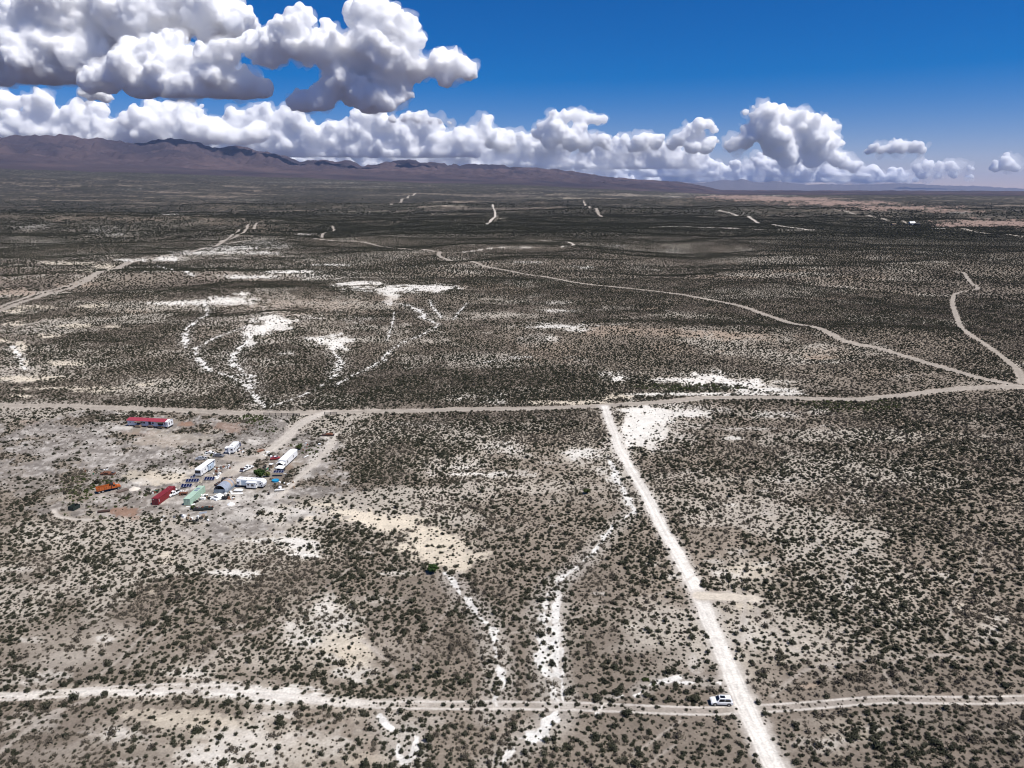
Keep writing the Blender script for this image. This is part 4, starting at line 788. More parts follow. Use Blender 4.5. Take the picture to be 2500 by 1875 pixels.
# --- mobile home with the red roof
t = thing('mobile_home', 'long derelict white mobile home with a red roof beside the dirt road', 'mobile home', 312.5, 1040.5, -8, foot=13, off=(10, 2))
L_, W_ = 21.0, 4.3
MB().box(0, L_, 0, W_, .75, 3.3).build('wall', 'lil', t)
MB().add([(-.35, -.4, 3.25), (L_ - 1.1, -.4, 3.25), (L_ - 1.1, W_ / 2, 3.95), (-.35, W_ / 2, 3.95), (-.35, W_ + .3, 3.3), (L_ - 1.1, W_ + .3, 3.3), (-.35, -.4, 3.15), (L_ - 1.1, -.4, 3.15)],
         [(0, 1, 2, 3), (3, 2, 5, 4), (6, 7, 1, 0), (0, 3, 4)]).build('roof', 'red', t)
MB().prism([(0, 0), (0, .01), (0.01, 0)], 0, .01)
MB().add([(L_ - 1.095, -.42, 3.24), (L_ + .15, -.42, 3.24), (L_ + .15, W_ / 2, 3.94), (L_ - 1.095, W_ / 2, 3.94), (L_ + .15, W_ + .3, 3.28), (L_ - 1.095, W_ + .3, 3.28), (L_, 0, 3.3), (L_, W_, 3.3), (L_ - .02, W_ / 2, 3.88)],
         [(0, 1, 2, 3), (3, 2, 4, 5), (6, 7, 8)]).build('end_roof', 'roofw', t)
MB().box(L_ + .005, L_ + .03, .05, W_ - .05, .8, 3.28).build('end_wall', 'white', t)
MB().box(.1, L_ - .1, .25, W_ - .2, .15, .748).build('dark_underfloor', 'dark', t)  # dark box put in for the shaded gap between floor and ground
for x in (.6, 5, 9.5, 14, 18.5, 20.5): MB().box(x, x + .4, -.02, .2, -.3, .748).build('pier', 'wood', t)
for x0, x1, z0, z1 in ((1.2, 1.7, 1.9, 2.5), (3.7, 4.5, 1.9, 2.7), (7.2, 8.0, 1.9, 2.7), (8.3, 9.3, 1.9, 2.7), (12.9, 13.8, 1.9, 2.7), (19.2, 19.7, 1.9, 2.6)): window(t, x0, x1, z0, z1, 0)
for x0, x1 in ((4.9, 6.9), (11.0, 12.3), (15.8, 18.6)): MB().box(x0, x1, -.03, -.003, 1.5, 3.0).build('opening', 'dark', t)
MB().box(4.4, 7.4, -1.5, -.06, 2.85, 2.93).build('awning', 'wood', t)
MB().box(15.2, 19.0, -1.2, -.06, 2.85, 2.93).build('awning', 'brown', t)
MB().box(4.6, 7.2, -1.4, -.06, .35, 1.25).build('porch', 'wood', t)
MB().box(11.0, 13.2, -1.0, -.06, .4, 1.2).build('porch', 'brown', t)
MB().box(16.2, 18.2, -1.0, -.06, .4, 1.2).build('porch', 'brown', t)
window_end(t, .7, 1.4, 1.6, 2.7, L_ + .03, 1); window_end(t, 2.8, 3.5, 1.6, 2.7, L_ + .03, 1)
MB().tube((10, .9, 3.4), (10, .9, 3.85), .12).build('vent', 'brown', t)

# --- long white trailer on the right
t = thing('house_trailer', 'long plain white box trailer with two side windows, rightmost of the camp', 'trailer', 698.8, 1141.5, 85, foot=8, off=(6, 1.5))
MB().box(0, 12.6, 0, 3.1, .65, 3.15).build('body', 'white', t, bevel=.06)
MB().add([(-.12, -.1, 3.15), (12.7, -.1, 3.15), (12.7, 1.55, 3.42), (-.12, 1.55, 3.42), (12.7, 3.2, 3.15), (-.12, 3.2, 3.15), (-.12, -.1, 3.08), (12.7, -.1, 3.08)], [(0, 1, 2, 3), (3, 2, 4, 5), (6, 7, 1, 0), (0, 3, 5)]).build('roof', 'roofw', t)
MB().box(.2, 12.3, .2, 2.9, .2, .645).build('dark_underfloor', 'dark', t)
window(t, 1.5, 2.2, 1.5, 2.5, 0); window(t, 7.4, 8.1, 1.5, 2.5, 0); window_end(t, .6, 1.3, 1.7, 2.5, 0)
wheels(t, (7.2, 8.1), (.1, 3.0), .36)
t = thing('porch_shed', 'open gabled white-roofed shelter joined to the end of the long trailer', 'shelter', 686.5, 1142.5, 85, foot=3)
MB().add([(-1.4, -1.75, 2.0), (1.6, -1.75, 2.0), (1.6, 0, 3.0), (-1.4, 0, 3.0), (1.6, 1.75, 2.1), (-1.4, 1.75, 2.1), (-1.4, -1.75, 1.92), (1.6, -1.75, 1.92), (1.6, 0, 2.92), (-1.4, 0, 2.92), (1.6, 1.75, 2.02), (-1.4, 1.75, 2.02)],
         [(0, 1, 2, 3), (3, 2, 4, 5), (9, 8, 7, 6), (11, 10, 8, 9), (6, 7, 1, 0), (5, 4, 10, 11), (0, 3, 9, 6), (3, 5, 11, 9)]).build('roof', 'roofw', t)
for x in (-1.25, 1.45):
    for y in (-1.6, 1.6): MB().box(x - .06, x + .06, y - .06, y + .06, -.2, 1.95).build('post', 'wood', t)
MB().box(-.9, 1.4, -1.3, 1.3, 0, 1.7).build('dark_box', 'dark', t)  # plain dark box filling the space below the gable
t = thing('lean_to', 'low lean-to with a pale flat roof in front of the gabled shelter', 'shelter', 680.5, 1153, 80, foot=3)
MB().add([(-.2, -2.1, 1.75), (2.3, -2.1, 2.1), (2.3, 1.0, 2.1), (-.2, 1.6, 1.75), (-.2, -2.1, 1.68), (2.3, -2.1, 2.03), (2.3, 1.0, 2.03), (-.2, 1.6, 1.68)], [(0, 1, 2, 3), (7, 6, 5, 4), (4, 5, 1, 0), (5, 6, 2, 1), (6, 7, 3, 2), (7, 4, 0, 3)]).build('roof', 'tarp', t)
for x, y in ((0, -1.9), (2.2, -1.9), (2.2, .8), (0, 1.3)): MB().box(x - .05, x + .05, y - .05, y + .05, -.2, 1.8).build('post', 'wood', t)
MB().box(.2, 2.1, -1.7, .9, 0, 1.3).build('dark_box', 'dark', t)  # dark box stands in for the shade under this roof
MB().box(.1, .14, -1.9, -.6, 0, 1.6).build('screen_panel', 'galvd', t)
t = thing('storage_box', 'small brown wooden cabinet with a white lid left of the shelters', 'box', 661.5, 1143.5, 80, foot=1.5)
MB().box(-.2, 1.0, -.7, .7, 0, 1.75).build('cabinet', 'wood', t); MB().box(-.26, 1.06, -.76, .76, 1.75, 1.83).build('lid', 'roofw', t)

def solar(label, u, v, n, hd=0, tilt=28, z0=.25, pw=1.0, ph=1.7, rows=1, group=None, legs=.5):
    t = thing('solar_array', label, 'solar panels', u, v, hd, group, foot=n * pw / 2)
    c, s_ = math.cos(math.radians(tilt)), math.sin(math.radians(tilt))
    def P(x, q, h): return (x, q * c - h * s_, z0 + q * s_ + h * c)
    w = n * pw
    for i in range(n):
        x0 = -w / 2 + i * pw
        MB().add([P(x0, 0, 0), P(x0 + pw - .02, 0, 0), P(x0 + pw - .02, ph, 0), P(x0, ph, 0), P(x0, 0, .05), P(x0 + pw - .02, 0, .05), P(x0 + pw - .02, ph, .05), P(x0, ph, .05)],
                 [(3, 2, 1, 0), (4, 5, 6, 7), (0, 1, 5, 4), (1, 2, 6, 5), (2, 3, 7, 6), (3, 0, 4, 7)]).build('panel_frame', 'alu', t)
        e = .055
        f = [o for o in COL.objects if o.parent == t][-1]
        MB().add([P(x0 + e, e, .056), P(x0 + pw - .02 - e, e, .056), P(x0 + pw - .02 - e, ph - e, .056), P(x0 + e, ph - e, .056)], [(0, 1, 2, 3)]).build('solar_cells', 'solar', f)
    for x in (-w / 2 + .2, w / 2 - .2):
        MB().tube((x, .1, -.1), P(x, .1, -.03), .03, 6).build('leg', 'post', t); MB().tube((x, ph * c * .95, -.1), P(x, ph * .95, -.03), .03, 6).build('leg', 'post', t)
    return t
solar('lower row of four dark blue solar panels tilted on the ground', 454, 1190.5, 4, 3, group='solar arrays in the camp', tilt=25)
solar('upper row of five dark blue solar panels tilted on the ground', 468.5, 1178, 5, 3, group='solar arrays in the camp', tilt=25)
solar('row of four solar panels in front of the white motorhome', 510, 1173.5, 4, 0, group='solar arrays in the camp', tilt=25)
solar('four solar panels raised high on a rack above the blue pool', 680, 1164, 4, 0, group='solar arrays in the camp', tilt=16, z0=1.7, ph=1.5)
solar('single dark solar panel leaning at the back of the small travel trailer', 586, 1092, 1, 20, group='solar arrays in the camp', tilt=60, z0=.5)
solar('small grey framed panel behind the upper solar row', 470, 1170.5, 2, 3, group='solar arrays in the camp', tilt=20, z0=.7, pw=.9, ph=.9)

t = thing('paddling_pool', 'round bright blue pool by the solar rack', 'pool', 672.5, 1175, 0, foot=2)
MB().tube((0, 0, -.1), (0, 0, .55), 1.35, 26).build('pool_wall', 'blue', t); MB().tube((0, 0, .552), (0, 0, .558), 1.18, 26).build('water', 'water', t)
rim = MB()
for k in range(26):
    a, b = 2 * math.pi * k / 26, 2 * math.pi * (k + 1) / 26; rim.tube((1.3 * math.cos(a), 1.3 * math.sin(a), .58), (1.3 * math.cos(b), 1.3 * math.sin(b), .58), .07, 6)
rim.build('rim', 'blue', t)

# --- small travel trailer
t = thing('travel_trailer', 'short boxy white travel trailer with dark windows, farthest of the white trailers', 'trailer', 571.5, 1108.8, 92, foot=5, off=(3.5, 1.5))
MB().box(0, 7.4, 0, 2.5, .7, 3.2).build('body', 'white', t, bevel=.12)
MB().box(.3, 2.6, 2.505, 3.9, .8, 2.9).build('slide_out', 'white', t, bevel=.05)
MB().box(.1, 7.3, .2, 2.3, .35, .695).build('dark_underfloor', 'dark', t)
for x0, x1 in ((.7, 1.3), (2.3, 3.0), (4.1, 4.8), (5.9, 6.4)): window(t, x0, x1, 1.7, 2.5, 0)
window_end(t, .4, 1.2, 1.8, 2.5, 0); window_end(t, 2.8, 3.7, 1.9, 2.3, .3)
MB().box(-.55, -.12, 1.5, 1.95, -.1, 1.0).build('step_box', 'tarp', t)
MB().box(2.0, 2.7, 1.0, 1.5, 3.205, 3.33).build('roof_vent', 'grey', t)
wheels(t, (3.4, 4.3), (.1, 2.4), .34)
MB().tube((0, 1.2, .5), (-1.3, 1.2, .45), .06).build('hitch', 'dark', t)

# --- motorhome
t = thing('motorhome', 'long white motorhome with a big black windscreen behind the solar panels', 'motorhome', 492.5, 1163.8, 84, foot=7, off=(5.5, 1.5))
MB().prism([(0, .45), (-.12, 1.4), (.02, 2.9), (.35, 3.25), (11.0, 3.25), (11.15, 3.0), (11.15, .45)], 0, 2.7).build('body', 'white', t, bevel=.12)
MB().box(-.19, -.115, .25, 2.45, 1.55, 2.65).build('windscreen', 'glass', t)
MB().box(-.22, -.12, .2, 2.5, .55, .85).build('bumper', 'roofw', t)
MB().box(4.9, 8.6, -.75, -.005, .75, 2.75).build('slide_out', 'bluegrey', t, bevel=.04)
MB().box(4.4, 10.6, -.35, -.01, 3.02, 3.12).build('awning', 'grey', t)
for x0, x1, z0, z1 in ((.45, .8, 1.6, 2.5), (2.7, 3.3, 1.7, 2.3), (9.4, 10.2, 1.8, 2.5)): window(t, x0, x1, z0, z1, 0)
MB().box(1.6, 2.3, -.035, -.002, .7, 2.5).build('door', 'roofw', t)
window(t, 5.3, 5.8, 1.7, 2.3, -.75); MB().box(.4, 10.9, .2, 2.5, .25, .445).build('dark_underfloor', 'dark', t)
for x in (2.6, 5.8, 8.4): MB().box(x, x + .6, 1.1, 1.6, 3.255, 3.42, ).build('roof_vent', 'roofw', t)
wheels(t, (1.4, 8.1), (.12, 2.58), .45)
# --- long trailer with slide-out facing the camera
t = thing('fifth_wheel_trailer', 'long white trailer with a slide-out box, nearest of the white trailers', 'trailer', 578.5, 1189.5, -9, foot=7, off=(5.5, 1.2))
MB().prism([(0, .85), (0, 3.2), (.15, 3.35), (9.9, 3.35), (10.9, 2.7), (11.1, 1.9), (10.8, .85)], 0, 2.6).build('body', 'white', t, bevel=.08)
MB().box(.25, 1.9, -.35, -.005, 1.0, 2.75).build('bay', 'white', t, bevel=.04); window(t, .6, 1.2, 1.7, 2.4, -.35)
MB().box(1.95, 4.55, -.03, -.002, 1.0, 2.95).build('siding', 'bluegrey', t)
MB().box(4.6, 8.5, -1.15, -.005, .6, 2.7).build('slide_out', 'white', t, bevel=.05); MB().box(4.5, 8.6, -1.25, -.01, 2.705, 2.8).build('slide_out_roof', 'roofw', t)
window(t, 5.1, 5.9, 1.6, 2.2, -1.15); window(t, 6.7, 7.7, 1.4, 2.2, -1.15); window_end(t, -.9, -.45, 1.7, 2.3, 8.5, 1)
window(t, 9.6, 10.1, 2.0, 2.5, 0); window(t, 10.1, 10.5, 1.2, 1.6, 0)
MB().box(.3, 10.6, .25, 2.4, .4, .845).build('dark_underfloor', 'dark', t)
for x in (1.5, 3.4, 5.6, 7.4, 9.0): MB().box(x, x + .4, 1.1, 1.5, 3.355, 3.47).build('roof_vent', 'grey', t)
wheels(t, (5.0, 6.0), (.15, 2.45), .38)
for y in (.4, 2.2): MB().tube((9.9, y, 0), (9.9, y, .85), .05).build('jack', 'dark', t)

# --- containers
def container(label, u, v, hd, L, paint, H=2.6, marks=True):
    t = thing('shipping_container', label, 'container', u, v, hd, 'shipping containers', foot=L * .62, off=(L / 2, 1.2)); W = 2.44
    m = MB(); m.box(0, L, 0, W, .15, .3); n = int(L / .28)                                   # corrugated sides
    v_, f_ = [], []
    for side, y0, sg in ((0, .02, 1), (1, W - .02, -1)):
        b = len(v_)
        for i in range(n * 4 + 1):
            x = .12 + (L - .24) * i / (n * 4); k = (i % 4 in (1, 2)) * .045
            v_ += [(x, y0 + sg * k, .3), (x, y0 + sg * k, H - .05)]
        f_ += [(b + 2 * i, b + 2 * i + 2, b + 2 * i + 3, b + 2 * i + 1)[::(1 if side == 0 else -1)] for i in range(n * 4)]
    m.add(v_, f_); m.box(L - .06, L - .02, .1, W - .1, .3, H - .05); m.build('side_walls', paint, t)
    MB().box(.02, L - .02, .03, W - .03, H - .03, H + .005).build('roof', paint, t)
    fr = MB()
    for x in (0, L - .16):
        for y in (0, W - .16): fr.box(x - .005, x + .165, y - .005, y + .165, .1, H + .03)
    fr.box(.17, L - .17, -.004, .06, H - .06, H + .02); fr.box(.17, L - .17, W - .06, W + .004, H - .06, H + .02); fr.box(-.004, .08, .17, W - .17, H - .06, H + .02); fr.box(L - .08, L + .004, .17, W - .17, H - .06, H + .02)
    fr.build('frame', paint, t)
    for y0 in (.17, W / 2 + .01):
        d = MB().box(.03, .075, y0, y0 + W / 2 - .18, .3, H - .07).build('door', paint, t)
        for q in (.3, .75): MB().tube((-.01, y0 + q, .3), (-.01, y0 + q, H - .1), .022, 6).build('lock_bar', 'grey' if marks else paint, d)
    for x in (.3, L - .5):
        MB().box(x, x + .25, .2, W - .2, -.2, .148).build('block', 'wood', t)
    return t
t = container('dark red shipping container standing left of the pale green one', 387.5, 1233.5, 84, 11.2, 'cred')
MB().box(.022, .028, 1.55, 2.05, 2.1, 2.28).build('marking', 'roofw', t); MB().box(.55, .75, -.012, -.006, 1.2, 2.2).build('marking', 'roofw', t)
t = container('pale green shipping container with two dark roof patches', 465.5, 1234.6, 88, 12.0, 'cgreen')
for x in (7.0, 8.7): MB().box(x, x + 1.2, .6, 1.9, 2.612, 2.66).build('roof_hatch', 'galvd', t)
t = thing('pole', 'dark leaning pole at the far corner of the green container', 'pole', 497.5, 1202, 0, foot=.5); MB().tube((0, 0, -.3), (-.35, .1, 3.6), .12, 8, .08).build('shaft', 'post', t)

# --- quonset hut
t = thing('arched_shed', 'arched corrugated metal shed with a half open dark front', 'shed', 551.5, 1206.5, 84, foot=5, off=(3.5, 2.3))
R_, LQ = 2.35, 7.6
def arch(x0, x1, a0, a1, r, n=14):
    v, f = [], []
    for i in range(n + 1):
        a = math.radians(a0 + (a1 - a0) * i / n); y, z = R_ - r * math.cos(a), 1.0 + r * math.sin(a); v += [(x0, y, z), (x1, y, z)]
    f = [(2 * i, 2 * i + 1, 2 * i + 3, 2 * i + 2) for i in range(n)]; return v, f
for k in range(10):
    x0 = LQ * k / 10; seg_ = MB()
    seg_.add(*arch(x0, x0 + LQ / 10 - .02, 0, 180, R_ + .012 * (k % 2)))
    if k == 0: seg_.add(*arch(x0, x0 + LQ / 10 - .02, 0, 180, R_ - .05))
    seg_.build('roof_sheet', 'rustsheet' if k in (6, 7, 9) else 'galv', t, smooth=True)
MB().box(.01, LQ - .02, -.03, .0, 0, 1.0).build('side_wall', 'galvd', t); MB().box(.01, LQ - .02, 2 * R_, 2 * R_ + .03, 0, 1.0).build('side_wall', 'galvd', t)
MB().box(.3, .36, .02, 2 * R_ - .02, 0, 1.75).build('front_wall', 'galvd', t)
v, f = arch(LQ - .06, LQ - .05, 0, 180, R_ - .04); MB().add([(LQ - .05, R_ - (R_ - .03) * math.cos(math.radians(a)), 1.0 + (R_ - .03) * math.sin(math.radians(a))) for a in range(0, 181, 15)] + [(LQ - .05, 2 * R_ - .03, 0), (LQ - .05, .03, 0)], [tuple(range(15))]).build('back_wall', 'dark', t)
MB().box(1.2, 5.0, .6, 4.0, 0, 1.2).build('dark_box', 'dark', t)  # plain dark box inside the arch

# --- vehicles
def car(label, u, v, hd, kind, paint, L=4.6, W=1.8, H=1.45, name='parked_car', cat='car', roofm=None, group=None, hood_open=False, derelict=False, off=(0, 0)):
    t = thing(name, label, cat, u, v, hd, group, foot=L * .55); h = L / 2; y0, y1 = -W / 2, W / 2; zb = .28 if H < 1.6 else .38; zs = .92 if H < 1.6 else 1.08
    lp = [(-h, zb + .1), (-h + .03, zs - .12), (-h + .12, zs), (h * .45, zs - .02), (h - .35, zs - .14), (h - .06, zs - .34), (h, zb + .2), (h - .06, zb), (-h + .1, zb)]
    MB().prism(lp[::-1], y0, y1).build('body', paint, t, bevel=.09)
    r = roofm or paint
    if kind == 'suv': cp = [(-h + .1, zs - .04), (-h + .42, H - .06), (-h + .75, H), (h * .10, H), (h * .22, H - .06), (h * .50, zs - .04)]
    elif kind == 'pickup': cp = [(-.15, zs - .04), (-.05, H - .05), (.1, H), (h * .30, H), (h * .38, H - .05), (h * .60, zs - .04)]
    else: cp = [(-h * .78, zs - .04), (-h * .50, H - .05), (-h * .38, H), (h * .08, H), (h * .18, H - .04), (h * .52, zs - .04)]
    MB().prism(cp[::-1], y0 + .08, y1 - .08, .20, zs, H - zs).build('cabin', r, t, bevel=.05)
    def slab(nm, a, b, k=.02):                                       # glass lying on a sloping front or back face
        (xa, za), (xb, zb_) = a, b; nx, nz = (zb_ - za), -(xb - xa); q = math.hypot(nx, nz); nx, nz = nx / q * k, nz / q * k
        if nz < 0: nx, nz = -nx, -nz
        def lean(z): return .08 + max(0, (z - zs) / (H - zs)) * .20 + .10
        MB().add([(xa + nx, y0 + lean(za), za + nz), (xa + nx, y1 - lean(za), za + nz), (xb + nx, y1 - lean(zb_), zb_ + nz), (xb + nx, y0 + lean(zb_), zb_ + nz), (xa, y0 + lean(za), za), (xa, y1 - lean(za), za), (xb, y1 - lean(zb_), zb_), (xb, y0 + lean(zb_), zb_)],
                 [(0, 1, 2, 3), (0, 4, 5, 1), (1, 5, 6, 2), (2, 6, 7, 3), (3, 7, 4, 0)]).build(nm, 'glass', t)
    slab('windscreen', (cp[-1][0] - .05, cp[-1][1] + .05), (cp[-2][0] + .03, cp[-2][1] - .0)); slab('rear_window', (cp[0][0] + .06, cp[0][1] + .12), (cp[1][0] - .02, cp[1][1] - .04))
    xa, xb = cp[0][0] + .42, cp[-1][0] - .35; xm = (xa + xb) / 2; ta, tb = cp[1][0] + .25, cp[-2][0] - .05
    for sg in (-1, 1):
        for (p0, p1, q0, q1) in (((xa, ta), None, None, None),):
            def Y(z): return sg * (W / 2 - .08 - max(0, (z - zs) / (H - zs)) * .20 + .012)
            for (a, b, c, d) in ((xa, xm - .05, (ta + tb) / 2 - .05, ta), (xm + .05, xb, tb, (ta + tb) / 2 + .05)):
                z0, z1 = zs + .04, H - .10
                fc = (0, 1, 2, 3) if sg < 0 else (3, 2, 1, 0)
                MB().add([(a, Y(z0), z0), (b, Y(z0), z0), (c, Y(z1), z1), (d, Y(z1), z1)], [fc]).build('side_window', 'glass', t)
    for y in (y0 + .28, y1 - .28): MB().box(h - .10, h - .01, y - .16, y + .16, zs - .38, zs - .24).build('headlight', 'lamp', t)
    for y in (y0 + .2, y1 - .2): MB().box(-h - .012, -h + .03, y - .1, y + .1, zs - .35, zs - .12).build('tail_light', 'rpaint', t)
    MB().box(h - .07, h + .012, y0 + .5, y1 - .5, zs - .48, zs - .28).build('grille', 'black', t)
    rr = .33 if H < 1.6 else .39
    wheels(t, (-h * .60, h * .63), (y0 + .09, y1 - .09), rr, .26, 'rust' if derelict else 'steel')
    arc = MB()
    for x in (-h * .60, h * .63):
        for sg in (-1, 1): arc.tube((x, sg * (W / 2 - .10), rr + .02), (x, sg * (W / 2 + .012), rr + .02), rr + .07, 14)
    arc.build('wheel_arch', 'black', t)
    if hood_open:
        MB().add([(h * .5, y0 + .15, zs + .03), (h * .5, y1 - .15, zs + .03), (h * .98, y1 - .15, zs + .62), (h * .98, y0 + .15, zs + .62), (h * .5, y0 + .15, zs + .07), (h * .5, y1 - .15, zs + .07), (h * .98, y1 - .15, zs + .66), (h * .98, y0 + .15, zs + .66)],
                 [(3, 2, 1, 0), (4, 5, 6, 7), (0, 1, 5, 4), (1, 2, 6, 5), (2, 3, 7, 6), (3, 0, 4, 7)]).build('hood', 'white', t)
        MB().box(h * .52, h * .93, y0 + .2, y1 - .2, zs - .06, zs + .012).build('engine_bay', 'black', t)
    return t
t = car('white SUV with a black sunroof parked on the cross track near the white road', 1760.5, 1717.5, 177, 'suv', 'white', 4.85, 1.95, 1.74, 'suv', 'SUV')
MB().box(-.75, .35, -.42, .42, 1.742, 1.756).build('sunroof', 'glass', t)
for y in (-.72, .72): MB().tube((-1.7, y, 1.77), (.4, y, 1.77), .022, 6).build('roof_rail', 'alu', t)
for y in (-1.05, 1.05): MB().box(.72, .88, min(y, y * .9), max(y, y * .9), 1.08, 1.24).build('mirror', 'white', t)
for y in (-.985, .985): MB().box(-1.9, 2.0, min(y, y * .99), max(y, y * .99), .42, .52).build('sill', 'black', t)
car('silver sedan with its white hood raised, left of the dark grey car', 491.5, 1122.5, 4, 'sedan', 'silver', hood_open=True, group='cars by the travel trailer')
car('dark grey sedan parked just left of the small travel trailer', 534, 1115.3, -2, 'sedan', 'grey', 4.7, group='cars by the travel trailer')
t = car('white pickup between the red and green containers with a dark load', 426.5, 1208, 245, 'pickup', 'white', 5.4, 1.9, 1.75, 'pickup_truck', 'pickup truck')
MB().box(-2.5, -.3, -.75, .75, 1.062, 1.10).build('bed', 'black', t); MB().tube((-1.2, 0, 1.2), (-1.2, 0, 1.42), .34, 12).build('spare_wheel', 'black', t)
t = car('white pickup with a long black flat bed on the camp driveway', 603.5, 1147, 64, 'pickup', 'white', 5.9, 1.95, 1.85, 'pickup_truck', 'pickup truck')
MB().box(-2.95, -.25, -.9, .9, 1.085, 1.14).build('bed', 'black', t); MB().box(-2.9, -2.0, -.8, .8, 1.142, 1.5).build('load', 'drust', t); MB().box(-1.4, -.6, -.5, .4, 1.142, 1.45).build('toolbox', 'tarp', t)
t = car('small wrecked red car with its nose to the long white trailer', 672.5, 1121.5, 20, 'sedan', 'rpaint', 4.0, 1.7, 1.35, derelict=True)
MB().box(-.5, .5, -.5, .5, 1.36, 1.5).build('load', 'tarp', t)
# wrecks: bodies without glass, built as open dented shells
def wreck(label, u, v, hd, L, W, mat, seed, name='car_wreck'):
    rg_ = random.Random(seed); t = thing(name, label, 'wreck', u, v, hd, foot=L * .5); h = L / 2
    pr = [(-h, .25), (-h, .75 + rg_.uniform(-.1, .1)), (-h * .6, .85), (-h * .35, 1.15 + rg_.uniform(-.15, .1)), (h * .15, 1.15), (h * .4, .8), (h * .9, .7), (h, .3)]
    MB().prism(pr[::-1], -W / 2, W / 2, .15, .7, .5).build('shell', mat, t, bevel=.05)
    for sg in (-1, 1): MB().box(-h * .33, h * .2, *(sorted((sg * W * .475, sg * (W / 2 - .02)))), .72, 1.02).build('window_opening', 'black', t)
    MB().box(h * .42, h * .88, -W * .35, W * .35, .70, .84).build('engine', 'black', t)
    for x, y in ((-h * .6, -W / 2), (h * .65, -W / 2), (h * .65, W / 2)): MB().tube((x, y - .1, .28), (x, y + .1, .28), .28, 10).build('wheel', 'black', t)
    for k in range(4):
        a = rg_.uniform(-h, h); MB().box(a, a + rg_.uniform(.3, .8), -W * .3, W * .1, .95, 1.2 + rg_.uniform(0, .2), rg_.uniform(-.5, .5)).build('scrap', rg_.choice(['rust', 'drust', 'grey']), t)
    return t
wreck('dark rusty truck frame among bushes at the left end of the camp', 264, 1158.5, -3, 5.6, 2.0, 'rust', 3, 'truck_wreck')
wreck('black wrecked car beside the far left wall of the arched shed', 538.5, 1183, 60, 4.4, 1.8, 'drust', 5)
wreck('blackish wrecked van behind the top of the arched shed', 553, 1172.5, 20, 3.6, 1.7, 'dark', 6)
wreck('burnt open wreck with pale panels below the green container', 506, 1244, 12, 4.2, 1.7, 'dgreen', 7)
wreck('low black wreck left of the burnt one, below the green container', 482, 1246, 3, 2.6, 1.3, 'dark', 8)
wreck('crumpled pale-topped wreck beyond the silver sedan', 513, 1107, 5, 3.6, 1.6, 'tarp', 9)
# dump truck
t = thing('dump_truck', 'orange dump truck with an open dark box at the left of the camp', 'truck', 263, 1198.5, 38, foot=5)
MB().box(-3.6, 3.6, -.45, .45, .62, .9).build('chassis', 'dark', t)
b = MB().box(-3.7, 1.3, -1.2, -1.12, 1.05, 2.25).box(-3.7, 1.3, 1.12, 1.2, 1.05, 2.25).box(-3.7, -3.62, -1.11, 1.11, 1.05, 2.2).box(1.22, 1.3, -1.11, 1.11, 1.05, 2.6).build('dump_box', 'orange', t)
MB().box(-3.6, 1.2, -1.1, 1.1, 1.0, 1.12).build('box_floor', 'drust', b)
for k in range(7):
    for y in (-1.24, 1.2): MB().box(-3.5 + k * .78, -3.38 + k * .78, y, y + .04, 1.05, 2.25).build('rib', 'rust', b)
MB().box(1.15, 2.1, -1.15, 1.15, 2.62, 2.7).build('box_canopy', 'black', t)
c = MB().prism([(1.45, .9), (3.05, .9), (3.0, 1.75), (2.7, 2.5), (1.5, 2.55)][::1], -1.05, 1.05, .1, 1.75, .8).build('cab', 'orange', t, bevel=.06)
MB().box(1.75, 2.6, -1.07, -1.0, 1.75, 2.3).build('side_window', 'glass', c); MB().box(1.75, 2.6, 1.0, 1.07, 1.75, 2.3).build('side_window', 'glass', c)
MB().add([(3.02, -.85, 1.8), (3.02, .85, 1.8), (2.76, .8, 2.42), (2.76, -.8, 2.42)], [(0, 1, 2, 3)]).build('windscreen', 'glass', c)
MB().prism([(3.06, .75), (4.4, .75), (4.45, 1.35), (4.1, 1.62), (3.06, 1.75)], -.85, .85).build('hood', 'orange', t, bevel=.1)
for y in (-.7, .7): MB().box(4.35, 4.47, y - .13, y + .13, 1.0, 1.25).build('headlight', 'lamp', t)
MB().box(4.45, 4.62, -1.1, 1.1, .55, .8).build('bumper', 'black', t)
wheels(t, (-2.9, -1.7, 3.6), (-.98, .98), .52, .34)
# --- other goods
t = thing('dumpster', 'dark green open steel bin standing alone left of the camp', 'dumpster', 180, 1248, 78, foot=2.4, off=(1.5, 1.1))
MB().box(0, 3.1, 0, .07, .1, 1.45).box(0, 3.1, 2.2, 2.27, .1, 1.45).box(0, .07, .071, 2.199, .1, 1.45).box(3.03, 3.1, .071, 2.199, .1, 1.35).box(.07, 3.03, .071, 2.199, .1, .2).build('bin', 'dgreen', t)
MB().box(-.04, 3.14, -.05, -.002, 1.35, 1.5).box(-.04, 3.14, 2.272, 2.32, 1.35, 1.5).build('rim', 'dark', t)
t = thing('rusty_tank', 'dark brown rusty cylindrical tank lying on the ground', 'tank', 253.5, 1251, 14, foot=2.2)
MB().tube((-1.9, 0, .45), (1.9, 0, .45), .46, 18).build('shell', 'drust', t, smooth=False)
for x in (-1.92, 1.86): MB().tube((x, 0, .45), (x + .06, 0, .45), .40, 16).build('end_cap', 'dark', t)
MB().tube((.5, 0, .9), (.5, 0, 1.0), .15).build('hatch', 'rust', t)
t = thing('board_stack', 'flat stack of dark brown boards by the pale gravel heap', 'boards', 299, 1199, 52, foot=2.5)
for k in range(6): MB().box(-2.0 + .07 * k, 2.0 - .1 * (k % 3), -1.0 + .05 * (k % 2), .95, .03 + .07 * k, .095 + .07 * k, .02 * (k % 3)).build('board', 'brown', t)
t = thing('flat_trailer', 'small rusty flat trailer between the containers behind the white pickup', 'trailer', 448.5, 1207, 4, foot=2)
